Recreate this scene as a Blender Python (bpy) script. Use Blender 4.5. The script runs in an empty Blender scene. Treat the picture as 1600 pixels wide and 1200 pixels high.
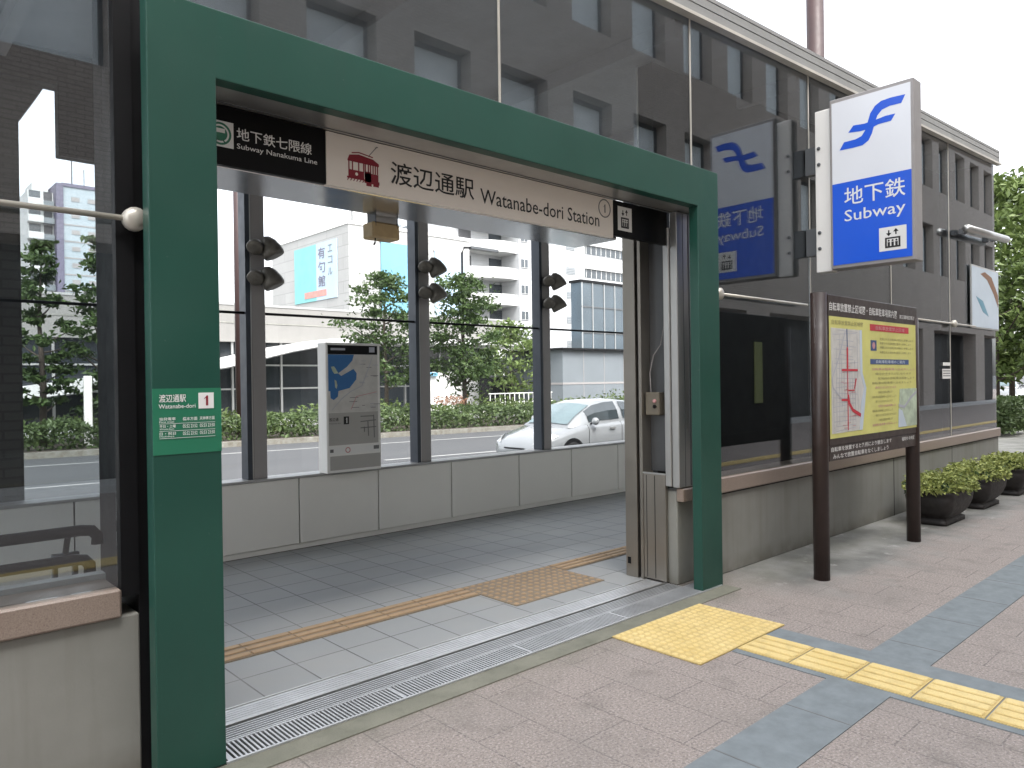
import bpy, math, random
import numpy as np
from mathutils import Vector, Matrix

# ------------------------------------------------------------------ camera, sky, sun, exposure
S = bpy.context.scene
COL = S.collection
cam = bpy.data.objects.new("camera", bpy.data.cameras.new("camera")); COL.objects.link(cam); S.camera = cam
cam.data.sensor_width = 36.0; cam.data.lens = 26.04; cam.data.clip_start = 0.05; cam.data.clip_end = 3000
YAW, PITCH, ROLL = 0.74267, -0.00327, -0.01418
fw = Vector((math.sin(YAW)*math.cos(PITCH), math.cos(YAW)*math.cos(PITCH), math.sin(PITCH)))
r_ = Vector((math.cos(YAW), -math.sin(YAW), 0)); u_ = r_.cross(fw)
r2 = r_*math.cos(ROLL)+u_*math.sin(ROLL); u2 = -r_*math.sin(ROLL)+u_*math.cos(ROLL)
M4 = Matrix((r2, u2, -fw)).transposed().to_4x4(); M4.translation = Vector((0, 0, 1.5))
cam.matrix_world = M4

SUN_EL, SUN_AZ = math.radians(52), math.radians(198)      # azimuth measured from +Y towards +X
W = bpy.data.worlds.new("World"); S.world = W; W.use_nodes = True
nt = W.node_tree; nt.nodes.clear()
sky = nt.nodes.new("ShaderNodeTexSky"); sky.sky_type = 'NISHITA'; sky.sun_disc = False
sky.sun_elevation = SUN_EL; sky.sun_rotation = SUN_AZ; sky.dust_density = 4.0; sky.air_density = 1.0; sky.ozone_density = 1.0
hs = nt.nodes.new("ShaderNodeHueSaturation"); hs.inputs['Saturation'].default_value = 0.22; hs.inputs['Value'].default_value = 1.0
bg = nt.nodes.new("ShaderNodeBackground"); bg.inputs[1].default_value = 0.15
wo = nt.nodes.new("ShaderNodeOutputWorld")
nt.links.new(sky.outputs[0], hs.inputs['Color']); nt.links.new(hs.outputs[0], bg.inputs[0]); nt.links.new(bg.outputs[0], wo.inputs[0])
sl = bpy.data.lights.new("sun", 'SUN'); sl.energy = 0.5; sl.angle = math.radians(20); sl.color = (1.0, 0.96, 0.9)
so = bpy.data.objects.new("sun", sl); COL.objects.link(so)
sd = Vector((math.sin(SUN_AZ)*math.cos(SUN_EL), math.cos(SUN_AZ)*math.cos(SUN_EL), math.sin(SUN_EL)))
so.rotation_euler = sd.to_track_quat('Z', 'Y').to_euler(); so.location = (10, 10, 60)
S.view_settings.view_transform = 'Standard'; S.view_settings.look = 'None'; S.view_settings.gamma = 1.0
S.view_settings.exposure = 2.2
S.render.engine = 'CYCLES'
S.cycles.max_bounces = 10; S.cycles.transparent_max_bounces = 24; S.cycles.glossy_bounces = 5; S.cycles.diffuse_bounces = 5

# ------------------------------------------------------------------ materials
def nodes_of(name):
    m = bpy.data.materials.new(name); m.use_nodes = True
    t = m.node_tree; t.nodes.clear()
    return m, t, t.nodes.new("ShaderNodeOutputMaterial")
def N(t, kind, **kw):
    n = t.nodes.new(kind)
    for k, v in kw.items(): setattr(n, k, v)
    return n
def mixc(t, fac, a, b, mode='MIX'):
    n = N(t, "ShaderNodeMix", data_type='RGBA', blend_type=mode)
    for s, v in ((0, fac), (6, a), (7, b)):
        if hasattr(v, 'links') or hasattr(v, 'is_linked'): t.links.new(v, n.inputs[s])
        else: n.inputs[s].default_value = v if s == 0 else (*v, 1)
    return n.outputs[2]
def noise(t, scale, detail=4, rough=.55, vec=None, stretch=None):
    g = N(t, "ShaderNodeNewGeometry"); n = N(t, "ShaderNodeTexNoise")
    n.inputs['Scale'].default_value = scale; n.inputs['Detail'].default_value = detail; n.inputs['Roughness'].default_value = rough
    src = g.outputs['Position']
    if stretch:
        mp = N(t, "ShaderNodeMapping"); mp.inputs['Scale'].default_value = stretch; t.links.new(src, mp.inputs[0]); src = mp.outputs[0]
    t.links.new(src, n.inputs['Vector'])
    return n.outputs['Fac']
def ramp(t, fac, a, b, lo=.3, hi=.7):
    r = N(t, "ShaderNodeMapRange"); r.inputs[1].default_value = lo; r.inputs[2].default_value = hi
    r.inputs[3].default_value = a; r.inputs[4].default_value = b; t.links.new(fac, r.inputs[0]); return r.outputs[0]
def principled(t, out, color, rough=.6, metal=0.0, spec=.5, coat=0.0, bump=None, bump_d=.002, bump_s=.5):
    p = N(t, "ShaderNodeBsdfPrincipled")
    if isinstance(color, tuple): p.inputs['Base Color'].default_value = (*color, 1)
    else: t.links.new(color, p.inputs['Base Color'])
    if isinstance(rough, (int, float)): p.inputs['Roughness'].default_value = rough
    else: t.links.new(rough, p.inputs['Roughness'])
    p.inputs['Metallic'].default_value = metal; p.inputs['Specular IOR Level'].default_value = spec
    p.inputs['Coat Weight'].default_value = coat
    if bump is not None:
        b = N(t, "ShaderNodeBump"); b.inputs['Distance'].default_value = bump_d; b.inputs['Strength'].default_value = bump_s
        t.links.new(bump, b.inputs['Height']); t.links.new(b.outputs[0], p.inputs['Normal'])
    if out: t.links.new(p.outputs[0], out.inputs[0])
    return p
def scaled(c, f): return tuple(min(1, x*f) for x in c)
def pm(name, c, rough=.6, metal=0.0, var=.12, scale=2.5, spec=.5, bump=0.0, bscale=60, coat=0.0, stretch=None):
    m, t, o = nodes_of(name)
    f = ramp(t, noise(t, scale, stretch=stretch), 0, 1)
    col = mixc(t, f, scaled(c, 1-var), scaled(c, 1+var))
    rf = ramp(t, noise(t, scale*3), max(.02, rough*.85), min(1, rough*1.15))
    principled(t, o, col, rf, metal, spec, coat, noise(t, bscale, 3) if bump else None, .003, bump)
    return m
MAT = {}
MAT['green'] = pm('green_enamel', (.017, .086, .057), .36, var=.07, scale=1.2, spec=.4)
MAT['plate_green'] = pm('bright_green_plate', (.022, .165, .092), .35, var=.05)
MAT['white'] = pm('white_paint', (.78, .77, .74), .45, var=.03)
MAT['sign_white'] = pm('sign_acrylic_warm', (.80, .74, .67), .35, var=.03, scale=1)
MAT['black'] = pm('black_acrylic', (.004, .004, .0045), .4, var=.1, spec=.15)
MAT['soft_black'] = pm('black_paint', (.006, .006, .007), .55, var=.2, spec=.2)
MAT['ink'] = pm('black_ink', (.012, .012, .012), .5)
MAT['ink_white'] = pm('white_ink', (.75, .75, .73), .5, var=.02)
MAT['ink_grey'] = pm('grey_ink', (.16, .16, .16), .5)
MAT['ink_red'] = pm('red_ink', (.22, .008, .02), .5)
MAT['map_red'] = pm('map_red_ink', (.55, .03, .05), .5)
MAT['map_pink'] = pm('map_pink_ink', (.55, .28, .28), .5)
MAT['map_blue'] = pm('map_blue_ink', (.035, .155, .38), .5)
MAT['navy'] = pm('navy_ink', (.05, .09, .22), .5)
MAT['map_line'] = pm('map_grey_line', (.42, .43, .48), .5)
MAT['map_pale'] = pm('map_pale_paper', (.56, .55, .52), .5, var=.08, scale=14)
MAT['map_green'] = pm('map_green_paper', (.42, .50, .38), .5, var=.25, scale=12)
MAT['map_water'] = pm('map_water_paper', (.52, .60, .68), .5, var=.06)
MAT['yellow_panel'] = pm('yellow_board', (.62, .60, .19), .5, var=.08, scale=5)
MAT['ink_dull'] = pm('dull_olive_ink', (.33, .30, .12), .5)
MAT['brown'] = pm('dark_brown_enamel', (.028, .016, .013), .4, var=.15, scale=6)
MAT['stand_box'] = pm('dull_switch_box', (.17, .15, .115), .5)
MAT['stand_grey'] = pm('stand_grey_print', (.40, .39, .365), .5, var=.04)
MAT['alu'] = pm('brushed_aluminium', (.50, .50, .49), .38, .85, var=.08, scale=5, stretch=(1, 1, .08))
MAT['alu_dark'] = pm('dark_aluminium', (.12, .125, .13), .4, .6, var=.1)
MAT['steel'] = pm('stainless_steel', (.33, .305, .27), .36, .9, var=.08, scale=2, stretch=(1, 1, .25))
MAT['steel_soffit'] = pm('polished_steel_soffit', (.55, .56, .57), .16, .9, var=.05, scale=3)
MAT['sill_steel'] = pm('ribbed_sill_steel', (.50, .51, .52), .42, .55, var=.1, scale=6)
MAT['mullion'] = pm('grey_mullion_paint', (.30, .285, .28), .5, .1, var=.05)
MAT['mullion_dark'] = pm('dark_mullion_strip', (.045, .055, .07), .45, .3)  # dark left strip of each far mullion
MAT['panel'] = pm('pale_wall_panel', (.76, .745, .70), .42, var=.03, scale=1.5)
MAT['ledge'] = pm('pale_ledge', (.34, .34, .335), .4, var=.06)
MAT['rod'] = pm('pale_rod_metal', (.55, .52, .46), .4, .4)
MAT['bronze'] = pm('bronze_lamp', (.15, .14, .12), .45, .4, var=.2, scale=30)
MAT['tan'] = pm('tan_plastic', (.46, .35, .19), .5, var=.1, scale=20)
MAT['roof_under'] = pm('roof_underside', (.32, .32, .335), .5, var=.1)
MAT['fascia'] = pm('fascia_metal', (.30, .30, .29), .5, .3, var=.08)
MAT['dark_wall'] = pm('dark_partition', (.016, .016, .017), .5, var=.2)
MAT['dark_void'] = pm('deep_shadow_grey', (.01, .01, .01), .9)  # near-black colour for joints, grooves and shade painted into recesses
MAT['paving_dark'] = pm('blue_grey_paving', (.185, .21, .222), .8, var=.12, scale=9, bump=.3, bscale=220)
MAT['white_line'] = pm('road_marking_white', (.30, .30, .29), .7, var=.15, scale=8)
MAT['building_white'] = pm('white_cladding', (.50, .50, .49), .6, var=.06, scale=.5)
MAT['beige_fascia'] = pm('beige_fascia', (.21, .205, .195), .6, var=.06, scale=.7)
MAT['teal'] = pm('teal_sheet', (.16, .40, .40), .5, var=.06, scale=.4)
MAT['sky_sheet'] = pm('sky_blue_sheet', (.13, .30, .40), .5, var=.05, scale=.4)
MAT['pale_sheet'] = pm('pale_blue_sheet', (.36, .46, .55), .5, var=.05, scale=.4)
MAT['salmon'] = pm('salmon_sheet', (.52, .22, .19), .5)
MAT['window_dark'] = pm('dark_window_glass', (.05, .06, .07), .12, spec=.8, var=.2, scale=.4)
MAT['hall_glass'] = pm('dark_hall_glazing', (.025, .03, .035), .12, spec=.6, var=.4, scale=.35)
MAT['glass_tower'] = pm('blue_grey_glazing', (.055, .075, .092), .15, spec=.8, var=.2, scale=.25)
MAT['shed_l'] = pm('pale_grey_sheeting', (.16, .18, .195), .55, var=.05, scale=.8)
MAT['tower_wall'] = pm('pale_tower_wall', (.33, .38, .41), .6, var=.05, scale=.2)
MAT['tower_purple'] = pm('purple_grey_trim', (.13, .12, .17), .6)
MAT['rust_pole'] = pm('maroon_pole_paint', (.045, .024, .023), .5, var=.12)
MAT['trunk'] = pm('bark', (.055, .043, .033), .9, var=.3, scale=8, bump=.8, bscale=30)
MAT['soil'] = pm('planting_soil', (.05, .04, .03), .95, var=.3)
MAT['pot'] = pm('dark_pot', (.016, .013, .012), .6, var=.35, scale=9, bump=.3)
MAT['car_white'] = pm('white_car_paint', (.22, .232, .24), .22, coat=.7, var=.02)
MAT['car_glass'] = pm('car_window_glass', (.035, .045, .05), .06, spec=.9, var=.1)
MAT['car_screen'] = pm('windscreen_glass', (.12, .17, .18), .06, spec=.9, var=.1)
MAT['tyre'] = pm('tyre_rubber', (.012, .012, .012), .8)
MAT['headlight'] = pm('headlight_lens', (.5, .52, .54), .1, spec=.9)
MAT['orange'] = pm('orange_brown_tile', (.38, .26, .15), .65, var=.1, scale=12)
MAT['orange_base'] = pm('orange_tile_base', (.235, .18, .12), .7, var=.1, scale=12)
MAT['orange_cloth'] = pm('orange_hoarding', (.42, .17, .06), .6)
MAT['blind'] = pm('pale_window_blind', (.78, .84, .86), .35, var=.05, scale=1)
MAT['reveal'] = pm('dark_window_reveal', (.07, .07, .075), .6)

def mat_concrete():
    m, t, o = nodes_of('stained_concrete')
    c = mixc(t, ramp(t, noise(t, 1.4, 6), 0, 1), (.205, .205, .183), (.272, .271, .246))
    c = mixc(t, ramp(t, noise(t, 9, 5, stretch=(1, 1, .07)), 0, .5, .52, .75), c, (.175, .165, .14))
    g = N(t, "ShaderNodeNewGeometry"); sp = N(t, "ShaderNodeSeparateXYZ"); t.links.new(g.outputs['Position'], sp.inputs[0])
    low = ramp(t, sp.outputs['Z'], .8, 0, 0.0, .14)
    nl = N(t, "ShaderNodeMath", operation='MULTIPLY'); t.links.new(low, nl.inputs[0]); t.links.new(ramp(t, noise(t, 6, 5), .2, 1), nl.inputs[1])
    c = mixc(t, nl.outputs[0], c, (.10, .085, .06))
    principled(t, o, c, .8, bump=noise(t, 90, 4), bump_d=.002, bump_s=.4)
    return m
MAT['concrete'] = mat_concrete()
def mat_enamel(name, c0):
    m, t, o = nodes_of(name)
    c = mixc(t, ramp(t, noise(t, 1.3, 5), 0, 1), scaled(c0, .88), scaled(c0, 1.12))
    c = mixc(t, ramp(t, noise(t, 14, 5, .7, stretch=(1, 1, .06)), 0, .45, .56, .78), c, tuple(x*.75+.012 for x in c0))
    c = mixc(t, ramp(t, noise(t, 45, 3, .6), 0, .5, .70, .76), c, (.10, .13, .11))
    principled(t, o, c, ramp(t, noise(t, 3, 5), .28, .48), spec=.45, bump=noise(t, 1.1, 2), bump_d=.006, bump_s=.25)
    return m
MAT['green'] = mat_enamel('weathered_green_enamel', (.014, .066, .048))
def mat_granite(name, a, b, dark, rough=.45, fine=260):
    m, t, o = nodes_of(name)
    c = mixc(t, ramp(t, noise(t, fine, 2), 0, 1, .35, .65), a, b)
    c = mixc(t, ramp(t, noise(t, fine*.6, 2), 0, .7, .6, .7), c, dark)
    c = mixc(t, ramp(t, noise(t, 1.3, 4), 0, .25), c, scaled(dark, 1.4))
    principled(t, o, c, rough, bump=noise(t, 200, 2), bump_d=.001, bump_s=.2)
    return m
MAT['coping'] = mat_granite('brown_granite_coping', (.23, .18, .145), (.30, .24, .20), (.15, .11, .09), .35)

def stain(t, c, dark, scale=.9, lo=.5, hi=.75, amt=.5):
    return mixc(t, ramp(t, noise(t, scale, 6, .6), 0, amt, lo, hi), c, dark)
def mat_paving():
    # pinkish speckled slabs 0.3 x 0.6 in running bond along Y, fading to bare cement near the wall
    m, t, o = nodes_of('pink_speckled_paving')
    g = N(t, "ShaderNodeNewGeometry"); sp = N(t, "ShaderNodeSeparateXYZ"); t.links.new(g.outputs['Position'], sp.inputs[0])
    cb = N(t, "ShaderNodeCombineXYZ"); t.links.new(sp.outputs['Y'], cb.inputs[0]); t.links.new(sp.outputs['X'], cb.inputs[1])
    mp = N(t, "ShaderNodeMapping"); mp.inputs['Location'].default_value = (.02, .14, 0); t.links.new(cb.outputs[0], mp.inputs[0])
    br = N(t, "ShaderNodeTexBrick"); br.offset = .5; br.squash = 1
    br.inputs['Scale'].default_value = 1; br.inputs['Brick Width'].default_value = .6; br.inputs['Row Height'].default_value = .3
    br.inputs['Mortar Size'].default_value = .004; br.inputs['Mortar Smooth'].default_value = .4; br.inputs['Bias'].default_value = 0
    br.inputs['Color1'].default_value = (.272, .232, .208, 1); br.inputs['Color2'].default_value = (.286, .244, .219, 1); br.inputs['Mortar'].default_value = (.165, .143, .132, 1)
    t.links.new(mp.outputs[0], br.inputs['Vector'])
    c = br.outputs['Color']
    spk = noise(t, 85, 3, .75)
    c = mixc(t, ramp(t, spk, 0, .75, .50, .60), c, (.44, .39, .365))
    c = mixc(t, ramp(t, noise(t, 75, 3, .75), 0, .7, .52, .62), c, (.13, .115, .11))
    c = stain(t, c, (.20, .185, .17), 1.6, .48, .8, .5)
    c = stain(t, c, (.12, .11, .10), 4.5, .54, .78, .55)
    c = stain(t, c, (.36, .33, .30), 2.9, .6, .8, .35)
    vo = N(t, "ShaderNodeTexVoronoi"); vo.inputs['Scale'].default_value = 2.6; t.links.new(g.outputs['Position'], vo.inputs['Vector'])
    c = mixc(t, ramp(t, vo.outputs['Distance'], .55, 0, .035, .06), c, (.10, .095, .09))
    # cement apron by the wall
    w = N(t, "ShaderNodeMath", operation='ADD'); t.links.new(sp.outputs['Y'], w.inputs[0])
    nn = ramp(t, noise(t, 2.3, 5), -.22, .22); t.links.new(nn, w.inputs[1])
    xr = ramp(t, sp.outputs['X'], 0, 1, 4.7, 5.3)
    yr = ramp(t, w.outputs[0], 0, 1, 2.15, 2.5)
    mm = N(t, "ShaderNodeMath", operation='MULTIPLY'); t.links.new(xr, mm.inputs[0]); t.links.new(yr, mm.inputs[1])
    cem = mixc(t, ramp(t, noise(t, 2.1, 6), 0, 1), (.115, .115, .107), (.33, .325, .305))
    cem = mixc(t, ramp(t, noise(t, 5, 4, .7), 0, .7, .60, .70), cem, (.45, .44, .42))
    cem = mixc(t, ramp(t, noise(t, 130, 2), 0, .35, .5, .7), cem, (.10, .10, .09))
    c = mixc(t, mm.outputs[0], c, cem)
    # greenish damp strip at the joint with the entrance kerb
    gy = ramp(t, sp.outputs['Y'], 0, 1, 2.55, 2.8); g2 = N(t, "ShaderNodeMath", operation='MULTIPLY')
    t.links.new(gy, g2.inputs[0]); t.links.new(ramp(t, noise(t, 3.2, 5), 0, .55), g2.inputs[1])
    c = mixc(t, g2.outputs[0], c, (.13, .13, .095))
    hgt = N(t, "ShaderNodeMath", operation='SUBTRACT'); t.links.new(ramp(t, spk, 0, .35), hgt.inputs[0]); t.links.new(br.outputs['Fac'], hgt.inputs[1])
    principled(t, o, c, .78, bump=hgt.outputs[0], bump_d=.004, bump_s=.6)
    return m
MAT['paving'] = mat_paving()
def mat_floor():
    m, t, o = nodes_of('grey_floor_tiles')
    g = N(t, "ShaderNodeNewGeometry"); mp = N(t, "ShaderNodeMapping"); mp.inputs['Location'].default_value = (-.012, -.12, 0)
    t.links.new(g.outputs['Position'], mp.inputs[0])
    br = N(t, "ShaderNodeTexBrick"); br.offset = 0; br.inputs['Scale'].default_value = 1
    br.inputs['Brick Width'].default_value = .3; br.inputs['Row Height'].default_value = .3
    br.inputs['Mortar Size'].default_value = .0045; br.inputs['Mortar Smooth'].default_value = .3
    br.inputs['Color1'].default_value = (.285, .30, .305, 1); br.inputs['Color2'].default_value = (.31, .323, .328, 1); br.inputs['Mortar'].default_value = (.085, .088, .092, 1)
    t.links.new(mp.outputs[0], br.inputs['Vector'])
    c = stain(t, br.outputs['Color'], (.325, .32, .305), 1.7, .45, .75, .6)
    c = mixc(t, ramp(t, noise(t, 240, 2), 0, .25), c, (.19, .2, .205))
    rf = ramp(t, noise(t, 2.2, 4), .58, .7)
    inv = N(t, "ShaderNodeMath", operation='SUBTRACT'); inv.inputs[0].default_value = 1; t.links.new(br.outputs['Fac'], inv.inputs[1])
    principled(t, o, c, rf, bump=inv.outputs[0], bump_d=.003, bump_s=.6)
    return m
MAT['floor'] = mat_floor()
def mat_asphalt():
    m, t, o = nodes_of('worn_asphalt')
    c = mixc(t, ramp(t, noise(t, .5, 5, stretch=(.15, 1, 1)), 0, 1), (.046, .048, .051), (.066, .068, .07))
    c = mixc(t, ramp(t, noise(t, 60, 2), 0, .4), c, (.08, .08, .083))
    principled(t, o, c, .7, bump=noise(t, 80, 2), bump_d=.004, bump_s=.4)
    return m
MAT['asphalt'] = mat_asphalt()
def mat_yellow(name, c1, c2, dirt):
    m, t, o = nodes_of(name)
    c = mixc(t, ramp(t, noise(t, 4, 5), 0, 1), c1, c2)
    c = stain(t, c, dirt, 14, .5, .8, .45)
    c = mixc(t, ramp(t, noise(t, 160, 2), 0, .3, .5, .7), c, dirt)
    principled(t, o, c, .7, bump=noise(t, 150, 2), bump_d=.001, bump_s=.4)
    return m
MAT['yellow'] = mat_yellow('yellow_tactile', (.66, .50, .20), (.73, .58, .27), (.36, .27, .12))
MAT['yellow_base'] = mat_yellow('yellow_tactile_base', (.58, .43, .16), (.64, .49, .21), (.28, .21, .10))
MAT['kerb'] = mat_yellow('mossy_kerb', (.15, .15, .115), (.22, .215, .17), (.085, .09, .06))
def mat_leaf(name, dark, light, tr=.25):
    m, t, o = nodes_of(name)
    g = N(t, "ShaderNodeNewGeometry")
    c = mixc(t, g.outputs['Random Per Island'], dark, light)
    c = mixc(t, ramp(t, noise(t, .9, 3), 0, .6), c, scaled(light, 1.15))
    p = principled(t, None, c, .5, spec=.35)
    tl = N(t, "ShaderNodeBsdfTranslucent"); t.links.new(c, tl.inputs[0])
    mx = N(t, "ShaderNodeMixShader"); mx.inputs[0].default_value = tr
    t.links.new(p.outputs[0], mx.inputs[1]); t.links.new(tl.outputs[0], mx.inputs[2]); t.links.new(mx.outputs[0], o.inputs[0])
    return m
MAT['leaf'] = mat_leaf('street_tree_leaves', (.014, .034, .010), (.066, .108, .030))
MAT['leaf_light'] = mat_leaf('light_green_leaves', (.034, .060, .014), (.098, .138, .040))
MAT['leaf_edge'] = mat_leaf('pale_green_leaves', (.040, .075, .016), (.135, .185, .055))
MAT['leaf_dark'] = mat_leaf('deep_green_leaves', (.012, .03, .012), (.05, .09, .03))
MAT['hedge_leaf'] = mat_leaf('hedge_leaves', (.020, .038, .014), (.088, .128, .046))
MAT['pot_leaf'] = mat_leaf('yellow_green_leaves', (.055, .10, .022), (.42, .45, .15), .2)
MAT['flower'] = mat_leaf('pale_orange_petals', (.20, .09, .05), (.34, .20, .13))
def mat_glass(name, tint, f0):
    m, t, o = nodes_of(name)
    g = N(t, "ShaderNodeNewGeometry"); d = N(t, "ShaderNodeVectorMath", operation='DOT_PRODUCT')
    t.links.new(g.outputs['Normal'], d.inputs[0]); t.links.new(g.outputs['Incoming'], d.inputs[1])
    a = N(t, "ShaderNodeMath", operation='ABSOLUTE'); t.links.new(d.outputs['Value'], a.inputs[0])
    s = N(t, "ShaderNodeMath", operation='SUBTRACT'); s.inputs[0].default_value = 1; t.links.new(a.outputs[0], s.inputs[1])
    p = N(t, "ShaderNodeMath", operation='POWER'); t.links.new(s.outputs[0], p.inputs[0]); p.inputs[1].default_value = 5
    k = N(t, "ShaderNodeMath", operation='MULTIPLY_ADD'); t.links.new(p.outputs[0], k.inputs[0]); k.inputs[1].default_value = 1-f0; k.inputs[2].default_value = f0
    tr = N(t, "ShaderNodeBsdfTransparent"); tr.inputs[0].default_value = (*tint, 1)
    gl = N(t, "ShaderNodeBsdfGlossy"); gl.inputs['Roughness'].default_value = 0.0; gl.inputs['Color'].default_value = (.95, .97, 1, 1)
    mx = N(t, "ShaderNodeMixShader"); t.links.new(k.outputs[0], mx.inputs[0]); t.links.new(tr.outputs[0], mx.inputs[1]); t.links.new(gl.outputs[0], mx.inputs[2])
    t.links.new(mx.outputs[0], o.inputs[0])
    return m
MAT['glass'] = mat_glass('tinted_facade_glass', (.77, .80, .81), .085)
MAT['glass_clear'] = mat_glass('clear_far_glass', (.985, .99, .99), .012)
def mat_brick(name, c1, c2, mortar, w, h, size=.012, axis='XZ', rough=.7):
    m, t, o = nodes_of(name)
    g = N(t, "ShaderNodeNewGeometry"); sp = N(t, "ShaderNodeSeparateXYZ"); t.links.new(g.outputs['Position'], sp.inputs[0])
    ad = N(t, "ShaderNodeMath", operation='ADD'); t.links.new(sp.outputs['X'], ad.inputs[0]); t.links.new(sp.outputs['Y'], ad.inputs[1])
    cb = N(t, "ShaderNodeCombineXYZ"); t.links.new(ad.outputs[0], cb.inputs[0]); t.links.new(sp.outputs['Z'], cb.inputs[1])
    br = N(t, "ShaderNodeTexBrick"); br.inputs['Scale'].default_value = 1; br.inputs['Brick Width'].default_value = w; br.inputs['Row Height'].default_value = h
    br.inputs['Mortar Size'].default_value = size; br.inputs['Color1'].default_value = (*c1, 1); br.inputs['Color2'].default_value = (*c2, 1); br.inputs['Mortar'].default_value = (*mortar, 1)
    t.links.new(cb.outputs[0], br.inputs['Vector'])
    c = mixc(t, ramp(t, noise(t, .6, 4), 0, .3), br.outputs['Color'], scaled(c1, .75))
    principled(t, o, c, rough, bump=noise(t, 30, 3), bump_d=.004, bump_s=.3)
    return m
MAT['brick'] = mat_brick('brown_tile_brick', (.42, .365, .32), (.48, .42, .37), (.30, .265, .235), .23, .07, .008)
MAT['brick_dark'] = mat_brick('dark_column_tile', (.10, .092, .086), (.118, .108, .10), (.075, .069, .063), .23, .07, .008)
MAT['cladding'] = mat_brick('ribbed_white_cladding', (.32, .32, .312), (.355, .355, .347), (.24, .24, .235), 6.0, 1.1, .03)
MAT['apartment'] = mat_brick('white_tiled_apartment', (.43, .44, .45), (.46, .47, .48), (.37, .38, .40), 3.0, 1.45, .03)
def mat_lightbox(name, c, e):
    m, t, o = nodes_of(name)
    p = principled(t, o, mixc(t, ramp(t, noise(t, 1.5), 0, 1), scaled(c, .96), scaled(c, 1.03)), .3)
    p.inputs['Emission Color'].default_value = (*c, 1); p.inputs['Emission Strength'].default_value = e
    return m
MAT['lit_white'] = mat_lightbox('backlit_white_acrylic', (.60, .62, .66), .05)
MAT['lit_blue'] = mat_lightbox('backlit_blue_acrylic', (.006, .062, .42), .12)
MAT['lit_slit'] = mat_lightbox('lit_door_slit', (.20, .21, .10), .03)

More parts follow.
